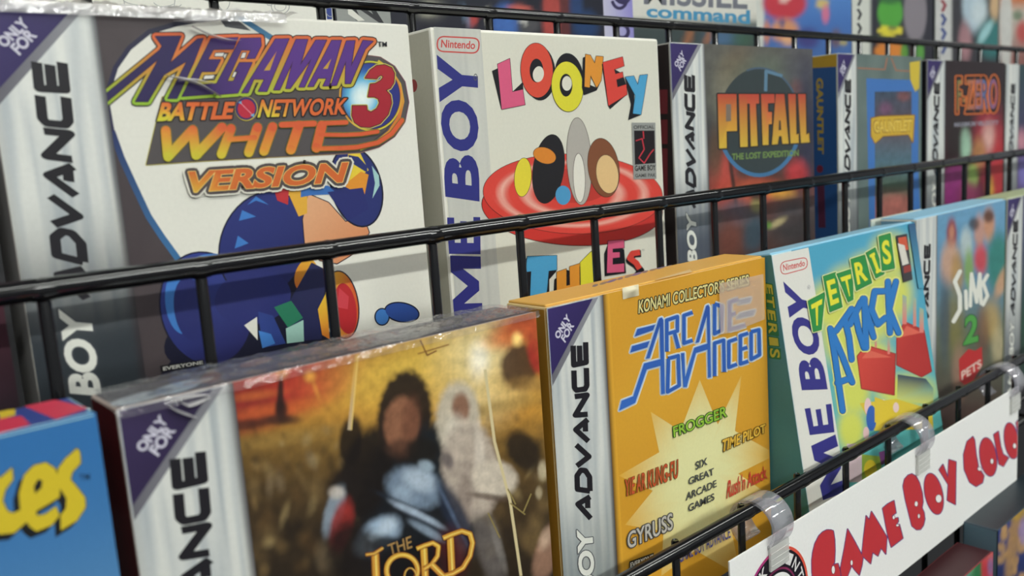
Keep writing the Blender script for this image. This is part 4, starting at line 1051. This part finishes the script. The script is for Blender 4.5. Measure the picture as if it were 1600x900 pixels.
# blue-sided box with a yellow word in a frame
r, F, L, T = carton('grey-framed game box with yellow curved word, its blue side topped with yellow',
    .4656, .5718, .250, .0430, .020, dict(front='#5b6a68', left='#2c568e', right='#3a5c86', top='#b4b09a', edge='#b4b8a8'), group=GB)
a = Art(F)
a.paint(STRIP*.7, 0, F.w, F.h, 12, 12, lambda x, y, A, B: mix(lin('#566664'), lin('#6a7874'), .5+noise.noise(Vector((A*60, B*60, 4)))))
a.stroke(zN((160, 225), (330, 235), (345, 160)), 2, '#a0684c'); a.stroke(zN((370, 160), (400, 240), (490, 245)), 2, '#a0684c')
a.poly(zN((215, 290), (495, 300), (540, 380), (540, 860), (560, 1300), (235, 1300)), '#3f6fb0')
a.paint(*F.hit(*zN((270, 1300))[0]), *F.hit(*zN((498, 370))[0]), 30, 50, blobs(ramp_y([(140, '#3a4a5c'), (200, '#5a4c54'), (250, '#4f6a78'), (290, '#4a5c4c'), (330, '#a06058'), (380, '#3c5248')]), [(1384, 170, 10, 10, 0, '#7a4a6a', .6, .6), (1412, 150, 10, 8, 0, '#8a4c44', .6, .6), (1400, 315, 20, 10, 0, '#b46a60', .7, .7)], .3, .12))
a.tag = 'title_lettering'
wd = zN((245, 540), (300, 528), (515, 520), (505, 690), (480, 640), (320, 650), (270, 695), (245, 650))
a.outline([wd], 2.5, '#7a4a24'); a.poly(wd, '#c4a032')
a.text('GAUNTLET', zN((262, 635), (496, 625), (505, 540), (255, 552)), '#6a3018', bold=2.0); a.h += EPS
a.text('GAUNTLET', zN((266, 630), (494, 620), (502, 545), (259, 557)), '#dcc058', bold=1.0)
a.poly(zN((485, 190), (550, 180), (545, 350), (520, 375), (490, 300)), '#c8b03c')
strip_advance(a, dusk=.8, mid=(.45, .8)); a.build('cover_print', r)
a = Art(L)
a.poly([(1240, 80), (1310, 78), (1310, 104), (1240, 108)], '#c0982e'); a.text('GAUNTLET', [(1275, 122), (1278, 240), (1287, 241), (1286, 122)], '#b89a34', bold=1.6)
a.poly(oval(1281, 264, 5, 6), '#7c2838'); a.poly([(1277, 288), (1288, 288), (1290, 356), (1279, 356)], '#5c2c44')
a.build('side_print', r)

# black-red box with orange outlined word
r, F, L, T = carton('black and red game box with orange outlined angular word beside a silver strip',
    .5755, .7050, .248, .0412, .020, dict(front='#241c20', left='#1a181c', right='#2a2c30', top='#6a6468', edge='#8a8684'), group=GB)
a = Art(F)
pic = blobs(ramp_y([(90, '#2a2024'), (190, '#2c1e22'), (215, '#3a1a20'), (330, '#4a1c2c')]), [
    (1545, 225, 22, 60, 0, '#a02c3c', .6, .9), (1545, 215, 10, 22, 0, '#d0a49c', .7, .9), (1530, 240, 10, 24, 0, '#a8784c', .6, .9), (1508, 228, 9, 24, 0, '#9cc0a8', .6, .9), (1490, 225, 12, 40, 0, '#241c1c', .5, .9),
    (1490, 290, 18, 34, 10, '#8a2f72', .5, .9), (1520, 275, 8, 18, 0, '#8fb05c', .6, .9), (1515, 305, 16, 20, 0, '#8a3a5c', .6, .9), (1548, 295, 7, 18, 0, '#c8a838', .6, .9), (1560, 270, 10, 60, 0, '#b43438', .6, .9)], .2, .1)
a.paint(STRIP*.95, 0, F.w, F.h, 60, 60, pic)
a.tag = 'title_lettering'
q = zN((775, 515), (1042, 505), (1045, 268), (775, 275))
a.text('F-ZERO', q, '#2c1c1c', bold=5, out=2.0, out_col='#cc6a2c')
a.text('F-ZERO', [inquad(q, s, t) for s, t in ((.03, .1), (.97, .1), (.97, .9), (.03, .9))], (zN((760, 400))[0], zN((1050, 400))[0], ['#5a7a48', '#b8683c', '#4a6a9c', '#a84c5c']), bold=.4)
a.text('MAXIMUM VELOCITY', zN((765, 595), (1042, 580), (1042, 552), (765, 566)), '#8f8f9c', bold=.8)
strip_advance(a); a.build('cover_print', r)

r, F, L, T = carton('dark purple-green game box next to the black and red box with orange outlined word',
    .7085, .8335, .248, .0405, .020, dict(front='#2c3a42', left='#3a3c44', right='#2c3038', top='#7a7c7c', edge='#9a9c98'), group=GB)
a = Art(F)
a.paint(STRIP*.95, 0, F.w, F.h, 30, 30, blobs(ramp_y([(100, '#2a4448'), (200, '#3c3a58'), (280, '#5a4878')]), [(1596, 220, 8, 16, 0, '#c88a98', .7, .9), (1600, 270, 10, 20, 0, '#8078c0', .7, .8)], .2, .1))
strip_advance(a, tri=False); a.build('cover_print', r)
r, F, L, T = carton('plain dark maroon game box beside the white box with purple slanted title',
    -.0790, .0440, .250, .0453, .020, dict(front='#3a1a26', left='#2a1420', right='#241420', top='#5a4a4c', edge='#6a5458'), group=GB)
a = Art(F); a.paint(.0, 0, F.w, F.h, 30, 30, blobs(ramp_y([(0, '#3a2030'), (400, '#4a1c2c'), (640, '#241820')]), [], .3, .06)); a.build('cover_print', r)

# ------------------------------------------------------------------ top row, only its lower parts in view
GC = 'boxes of the top row, seen below the frame edge'
TOPZ = .1327
def top_box(label, x0, x1, cols, art=None):
    r, F, L, T = carton(label, x0, x1, .297, TOPZ, .020, cols, group=GC)
    a = Art(F)
    if art: art(a, F)
    a.build('cover_print', r)
def art_sheet(a, F):
    a.poly([(-20, -600), (516, -600), (516, 40), (-20, 30)], '#dcdad2')
    ln = '#9a9c9c'
    for cx, cy, rr in ((232, 2, 40), (262, 4, 22)): a.stroke(oval(cx, cy, rr, 8, 4, 24, 10, 170), 1.2, ln)
    a.stroke([(192, -6), (195, 8), (240, 11), (272, 10), (274, -4)], 1.3, ln)
    a.stroke(oval(350, 2, 9, 14, 0, 20, 0, 359), 1.2, ln); a.stroke(oval(438, 10, 14, 12, 0, 24), 1.3, ln, closed=True); a.stroke(oval(438, 10, 9, 7, 0, 20), 1, ln, closed=True)
    a.stroke([(415, -4), (418, 8), (424, 9)], 1.2, ln); a.stroke([(452, 4), (510, 4)], 1.2, ln); a.stroke([(452, 8), (500, 9)], 1, ln)
    a.poly([(506, -40), (514, -40), (519, 30), (511, 30)], '#2d3f86'); a.stroke(oval(517, 16, 8, 10, 0, 20), 1.2, ln)
top_box('white game box with faint grey line drawings of vehicles on the top row', .0505, .1760, dict(front='#dcdad2', left='#c4c2ba', right='#2c3448', top='#d0cec6', edge='#c9c7be'), art_sheet)
def art_dark(a, F):
    a.poly([(510, -260), (605, -260), (615, 60), (518, 50)], '#8f918e')
    a.text('N', [(556, 32), (600, 36), (576, -2), (540, -4)], '#303034', bold=3); a.poly([(543, 9), (570, 32), (560, 33), (544, 22)], '#d6d4cc')
    a.paint(*F.hit(614, 70), *F.hit(940, -40), 60, 24, blobs(ramp_y([(0, '#1c1e2a'), (60, '#22222e')]), [
        (671, 14, 12, 8, 0, '#e6e2c8', .9, 1), (671, 14, 22, 14, 0, '#8a887c', .9, .5), (738, 30, 9, 12, 20, '#a8403c', .4, .9), (728, 25, 5, 20, -20, '#5a7088', .5, .8), (762, 22, 3, 16, 0, '#c9c4b4', .4, .8), (790, 36, 22, 30, 0, '#3f66ac', .35, .95), (812, 16, 20, 9, 8, '#b85a50', .4, .9), (826, 38, 18, 16, 0, '#4a4a4e', .4, .9), (818, 34, 8, 4, 30, '#b4b2ac', .4, .9), (862, 24, 14, 60, 0, '#a4443e', .3, .95), (884, 24, 8, 60, 0, '#5c2c2c', .3, .9), (900, 8, 10, 30, 0, '#27406c', .4, .9), (915, 40, 20, 24, 0, '#1f3c66', .4, .9)], .15, .1))
top_box('dark game box with grey letter panel, red shapes and bright glint on the top row', .1770, .3215, dict(front='#23242e', left='#1e2028', right='#22304a', top='#3a3c44', edge='#55565c'), art_dark)
def art_miss(a, F):
    a.poly([(922, -560), (984, -560), (995, 90), (934, 90)], ((935, 30), (990, 30), ['#c9c8d2', '#8f88c0', '#8a84c4'])); a.text('C', [(988, 8), (986, -22), (957, -24), (957, 6)], '#332c52', bold=4)
    a.stroke(oval(968, -4, 12, 17, 0, 24, 20, 160), 5, '#332c52'); a.stroke([(962, 36), (978, 38)], 5, '#332c52')
    a.text('O', [(985, 62), (984, 36), (960, 36), (960, 62)], '#332c52', bold=3)
    a.paint(*F.hit(992, 90), *F.hit(1180, -60), 30, 16, blobs(ramp_y([(0, '#d0cec6'), (26, '#cac8be'), (40, '#3c4648'), (90, '#3a4444')]), [(1130, 58, 26, 14, 0, '#4a6a8c', .7, .8), (1076, 58, 6, 20, 25, '#9a6444', .4, .8), (1106, 58, 5, 18, 15, '#94603e', .4, .8), (1160, 60, 16, 14, 0, '#3c5a48', .6, .8)], .06, .1))
    a.text('MISSILE', [(1006, 7), (1168, 15), (1168, -26), (1006, -30)], '#6a6c76', bold=2.6)
    a.text('command', [(1010, 27), (1172, 38), (1172, 16), (1010, 7)], '#3f86ac', bold=1.8)
top_box('pale game box with grey and blue computer lettering and purple strip on the top row', .3225, .4550, dict(front='#c6c4bc', left='#3a4046', right='#9a9c98', top='#aaa8a4', edge='#b0aea8'), art_miss)
def art_red(a, F):
    a.paint(0, 0, F.w, F.h, 50, 50, blobs(ramp_y([(0, '#4a78b8'), (40, '#3f68a8'), (90, '#42649c')]), [
        (1180, 30, 14, 90, 0, '#c4c6bf', .2, 1), (1226, 5, 34, 26, 0, '#b8323a', .2, .97), (1226, -2, 10, 5, 0, '#dcc8c0', .4, .9), (1226, 48, 22, 18, 0, '#c98a5c', .35, .95), (1222, 36, 5, 7, 0, '#3a4a7c', .5, .8), (1232, 62, 10, 8, 0, '#d8a478', .5, .9), (1198, 50, 5, 18, 0, '#c47c50', .5, .9), (1262, 60, 18, 16, 0, '#3c3470', .5, .9), (1285, 6, 10, 8, 0, '#c8b060', .5, .9), (1290, 22, 6, 14, 0, '#c86a84', .5, .9), (1306, 60, 8, 14, 0, '#6a4a3c', .5, .8), (1318, 66, 6, 6, 0, '#b0a04c', .5, .8)], 0, .1))
top_box('blue game box with a large plain red shape on the top row', .4562, .5725, dict(front='#4470ae', left='#9ea09c', right='#3c6496', top='#6a7c94', edge='#8a98a8'), art_red)
def art_green(a, F):
    a.paint(0, 0, F.w, F.h, 60, 50, blobs(lambda x, y, A, B: mix(lin('#c6c8c0'), lin('#2a2a34'), sstep(1356, 1364, x)), [
        (1391, 20, 20, 26, 0, '#4f9a3c', .15, 1), (1391, -10, 22, 16, 0, '#2a5a34', .3, .95), (1391, 48, 20, 8, 0, '#d0c43a', .15, 1), (1394, 45, 7, 4, 0, '#6a6c40', .5, .9), (1430, 20, 18, 46, 0, '#7f7880', .15, 1), (1390, 80, 24, 14, 0, '#cf7f34', .2, .95), (1413, 82, 6, 12, 0, '#56933c', .2, .9), (1438, 82, 6, 14, 0, '#5a9a44', .3, .9)], 0, .1))
    for k in range(3): a.stroke([(1340, -8+k*22), (1345, 0+k*22), (1341, 9+k*22)], 4, '#34343a')
top_box('game box with green, yellow and grey blocks beside a silver strip on the top row', .5735, .6985, dict(front='#35363f', left='#a6a8a4', right='#2c2c34', top='#6a6a70', edge='#8c8c8c'), art_green)
def art_pale(a, F):
    a.paint(0, 0, F.w, F.h, 60, 50, blobs(lambda x, y, A, B: mix(lin('#bcbcba'), lin('#35343a'), sstep(1484, 1490, x)) , [
        (1522, 10, 18, 40, 0, '#a8bcc8', .3, .95), (1530, 20, 12, 20, 0, '#c4d0d4', .6, .8), (1550, 60, 22, 30, 0, '#2f7474', .4, .9), (1540, 50, 6, 20, 30, '#9cc8cc', .5, .9), (1508, 66, 10, 30, 0, '#a47a80', .5, .9), (1555, 10, 8, 20, 0, '#c8a880', .5, .9), (1572, 40, 6, 50, 0, '#a9c4bc', .4, .9)], .1, .1))
    for k in range(4): a.stroke([(1471, 0+k*22), (1477, 8+k*22), (1472, 18+k*22)], 5, '#3a4a80' if k else '#8a3a44')
top_box('pale blue and teal game box beside a white strip on the top row', .7030, .8275, dict(front='#5a7a84', left='#2c2a30', right='#6a8088', top='#7a8488', edge='#98a0a0'), art_pale)
def art_last(a, F):
    a.paint(0, 0, F.w, F.h, 40, 40, blobs(ramp_y([(0, '#b86a3c'), (20, '#bcb4aa'), (90, '#8a5a54')]), [(1572, 40, 9, 90, 0, '#c0c0bc', .2, .95), (1598, 50, 10, 18, 0, '#b03c3a', .5, .9), (1590, 24, 8, 8, 0, '#4a6a4c', .5, .8)], .1, .1))
top_box('red and white game box last in view on the top row', .8305, .9555, dict(front='#a06a5c', left='#b4b4b0', right='#7a5a54', top='#8a8480', edge='#a09c98'), art_last)

# ------------------------------------------------------------------ the row below, glimpsed under the sign
GD = 'boxes in the row below the sign'
def low_box(label, x0, x1, zt, yf, cols, art=None):
    r, F, L, T = carton(label, x0, x1, yf, zt, .017, cols, group=GD, height=zt+.3064)
    a = Art(F)
    if art: art(a, F)
    a.build('cover_print', r)
zY = zoom(1360, 740, 5.625)
def art_lr(a, F):
    a.paint(0, 0, F.w, F.h, 60, 60, blobs(ramp_y([(840, '#2a5a38'), (860, '#3a7a4c'), (900, '#2c6a44'), (980, '#243a30')]), [
        (1512, 880, 10, 18, 0, '#7fae7c', .6, .8), (1525, 862, 10, 8, 0, '#8ab48c', .6, .8), (1547, 880, 14, 60, 0, '#b83640', .15, .97), (1548, 885, 5, 14, 0, '#7a6a98', .6, .8), (1544, 866, 8, 8, 0, '#c86a64', .6, .8), (1480, 900, 30, 14, 0, '#5a9ab8', .4, .9)], .25, .12))
low_box('green game box with bright red edge in the row below the sign', .3020, .4230, -.2050, .150, dict(front='#2f6a44', left='#2c4a38', right='#9c2c36', top='#38181c', edge='#7a3034'), art_lr)
def art_lb(a, F):
    sp = [(1560+random.random()*60, 815+random.random()*90, 3+random.random()*5, 3+random.random()*5, 0, '#b08a5c', .5, .9) for _ in range(26)]
    a.paint(0, 0, F.w, F.h, 70, 70, blobs(ramp_y([(790, '#4f6a7c'), (815, '#2a3f7c'), (900, '#27305c')]), sp + [(1582, 850, 8, 60, 8, '#a07c54', .5, .9), (1590, 800, 14, 14, 0, '#b08c34', .5, .9), (1600, 830, 8, 20, 0, '#a48cb0', .5, .8)], .2, .12))
low_box('dark blue game box speckled with tan in the row below the sign', .4290, .5500, -.1965, .150, dict(front='#2c3a6c', left='#5a7480', right='#2c3452', top='#1c262d', edge='#33424c'), art_lb)
low_box('purple game box next to the tan-speckled box below the sign', .5530, .6780, -.198, .150, dict(front='#5c4a78', left='#3c3450', right='#3c3450', top='#5a5468', edge='#7a748a'),
        lambda a, F: a.paint(0, 0, F.w, F.h, 20, 20, blobs(ramp_y([(700, '#6a5a88'), (900, '#3c3460')]), [], .3, .06)))
# ------------------------------------------------------------------ the hanging sign and its clear clips
SY = .166                                    # front of the sign card
sign = thing('shelf_sign', 'long white card sign with red bubble lettering hung in clear clips on the front rail', 'sign', (.3665, SY, 1.35-.1976))
sx = lambda x: x-.3665
mw = Matrix.Translation(sign.location)
bm = bmesh.new(); bm_box(bm, (sx(.2325), 0, 0), (sx(.5004), .0007, .0545), .0001, 1)
me = bm
cl = me.verts.layers.float_color.new('ink')
for v in me.verts: v[cl] = (*lin('#e9e8e6'), 1)
bm_obj('sign_card', me, INK, sign)
S = Plane(mw, (sx(.2325), 0, 0), (1, 0, 0), (0, 0, 1), .2679, .0545)
a = Art(S); zL, zY, zX = zoom(1180, 600, 3), zoom(1360, 740, 5.625), zoom(1120, 780, 7.5)
RD, RB2 = '#bf353c', '#5a3a78'
G = zX((1365, 372), (1340, 362), (1290, 360), (1240, 385), (1195, 430), (1150, 520), (1125, 620), (1113, 720), (1115, 850), (1128, 960), (1160, 1060), (1220, 1110), (1300, 1100), (1370, 1040), (1450, 960), (1448, 860), (1420, 755), (1370, 765), (1345, 790), (1378, 740), (1385, 600), (1380, 470))
AA = zL((433, 680), (470, 745), (505, 812), (500, 850), (488, 895), (465, 870), (452, 850), (440, 880), (430, 905), (405, 905), (400, 862), (418, 770))
M = zL((520, 618), (535, 638), (545, 598), (580, 655), (617, 718), (612, 797), (590, 768), (575, 806), (550, 788), (541, 842), (500, 803), (508, 720))
E_ = zY((107, 305), (150, 268), (207, 238), (225, 345), (190, 368), (192, 400), (242, 388), (245, 420), (225, 450), (255, 448), (285, 567), (183, 646), (150, 530))
B_ = zY((287, 110), (300, 50), (330, 15), (365, 3), (400, 25), (430, 80), (455, 170), (462, 250), (452, 300), (472, 345), (478, 400), (465, 455), (440, 490), (405, 492), (365, 460), (335, 340), (305, 220))
O1 = zY(*oval(557, 178, 76, 182, -12))
Y_ = zL((862, 402), (880, 377), (903, 440), (908, 355), (941, 365), (938, 565), (900, 545), (905, 472), (885, 440))
C_ = zL((1020, 247), (993, 270), (977, 330), (980, 400), (1005, 460), (1035, 480), (1065, 462), (1072, 430), (1055, 405), (1038, 400), (1045, 382), (1035, 330), (1028, 262))
O2 = zL(*oval(1092, 342, 38, 90, -8))
L_ = zL((1118, 237), (1140, 222), (1150, 290), (1162, 330), (1187, 345), (1163, 386), (1143, 375), (1130, 300))
O3 = zL(*oval(1201, 266, 32, 84, -8))
R_ = zL((1223, 182), (1245, 152), (1275, 150), (1300, 185), (1298, 235), (1330, 270), (1290, 310), (1262, 300), (1240, 280))
LT = [G, AA, M, E_, B_, O1, Y_, C_, O2, L_, O3, R_]
a.outline(LT, 2.6, RB2)
for l in LT: a.poly(l, RD); a.h -= EPS
a.h += EPS*2
for o in (zX(*oval(1365, 828, 18, 46)), zL(*oval(452, 838, 5, 12, 0, 16)), zY(*oval(205, 385, 9, 16, 0, 16)), zY(*oval(238, 455, 12, 8, 0, 16)), zY(*oval(403, 266, 13, 22, 0, 20)), zY(*oval(426, 374, 9, 18, 0, 20)), zY(*oval(600, 220, 25, 34, 0, 24)), zL(*oval(1052, 398, 9, 9, 0, 16)), zL(*oval(1110, 362, 7, 12, 0, 16)), zL(*oval(1216, 290, 7, 12, 0, 16)), zL(*oval(1268, 205, 7, 14, 0, 16))):
    a.outline([o], 1.4, '#5a2a3c'); a.poly(o, '#e9e8e6'); a.h -= EPS
a.h += EPS*2
# round shop emblem (in card coordinates)
ec = (.2606-.2325, .1976-.1710)
def cir(r, n=56): return [(ec[0]+r*math.cos(2*math.pi*k/n), ec[1]+r*math.sin(2*math.pi*k/n)) for k in range(n)]
mg, orr = lin('#a8327c'), lin('#d8503a')
a.poly(cir(.0220), lambda A, B: mix(mg, orr, sstep(-.012, .012, A-ec[0])), flat=True)
a.poly(cir(.0208), '#1a1620', flat=True)
a.poly(cir(.0143), '#7a2850', flat=True); a.poly(cir(.0135), '#1a1620', flat=True); a.poly(cir(.0124), '#e9e8e6', flat=True)
def arc_text(word, mid, step, r0, r1):
    for i, chh in enumerate(word):
        th = math.radians(mid - (i-(len(word)-1)/2)*step); hw_ = math.radians(step*.36)
        P = [S.px(ec[0]+rr*math.cos(t), ec[1]+rr*math.sin(t)) for rr, t in ((r0, th+hw_), (r0, th-hw_), (r1, th-hw_), (r1, th+hw_))]
        a.text(chh, P, '#d8d6d4', bold=.8); a.h -= EPS
    a.h += EPS
arc_text('VINTAGE', 20, 19, .0154, .0198); arc_text('STOCK', 155, 19, .0154, .0198)
a.build('lettering', sign)

def clip(x, label):
    ry, rz = .1725, 1.35-.1337
    R0, th = .0098, .0011
    c = thing('sign_clip', label, 'sign clip', (x, ry, rz-R0+th+.0021), group='clear clips on the front rail')
    bm = bmesh.new(); wdt = .0062; n = 40; a0, a1 = math.radians(-60), math.radians(262)   # open at the lower back
    rows = []
    for i in range(n+1):
        t = a0 + (a1-a0)*i/n
        cy, cz = math.cos(t), math.sin(t)
        rows.append([bm.verts.new((X, cy*r, cz*r)) for X, r in ((-wdt, R0-th), (-wdt, R0), (wdt, R0), (wdt, R0-th))])
    for A, B in zip(rows, rows[1:]):
        for k in range(4): bm.faces.new((A[k], A[(k+1) % 4], B[(k+1) % 4], B[k])).smooth = k in (1, 3)
    bm.faces.new(rows[0][::-1]); bm.faces.new(rows[-1])
    bm_obj('ring', bm, CLEAR, c)
    bm = bmesh.new()                          # ribbed jaw that holds the card: a front and a back plate
    yo = SY-ry; ztop = -.0060; zbot = -.0155
    bm_box(bm, (-wdt, yo-.0013, zbot), (wdt, yo-.0002, ztop), .0003, 1)
    bm_box(bm, (-wdt, yo+.0009, zbot), (wdt, yo+.0020, ztop-.002), .0003, 1)
    bm_box(bm, (-wdt, yo-.0012, ztop-.001), (wdt, yo+.0030, ztop+.0005), .0003, 1)
    for k in range(3): bm_tube(bm, [(-wdt, yo-.0014, -.0085-.0024*k), (wdt, yo-.0014, -.0085-.0024*k)], .00015, 8)
    bm_obj('jaw', bm, JAW, c)
clip(.2618, 'clear plastic sign clip at the emblem end of the white sign')
clip(.3812, 'clear plastic sign clip over the middle of the white sign')
clip(.4935, 'clear plastic sign clip at the end of the white sign away from the emblem')
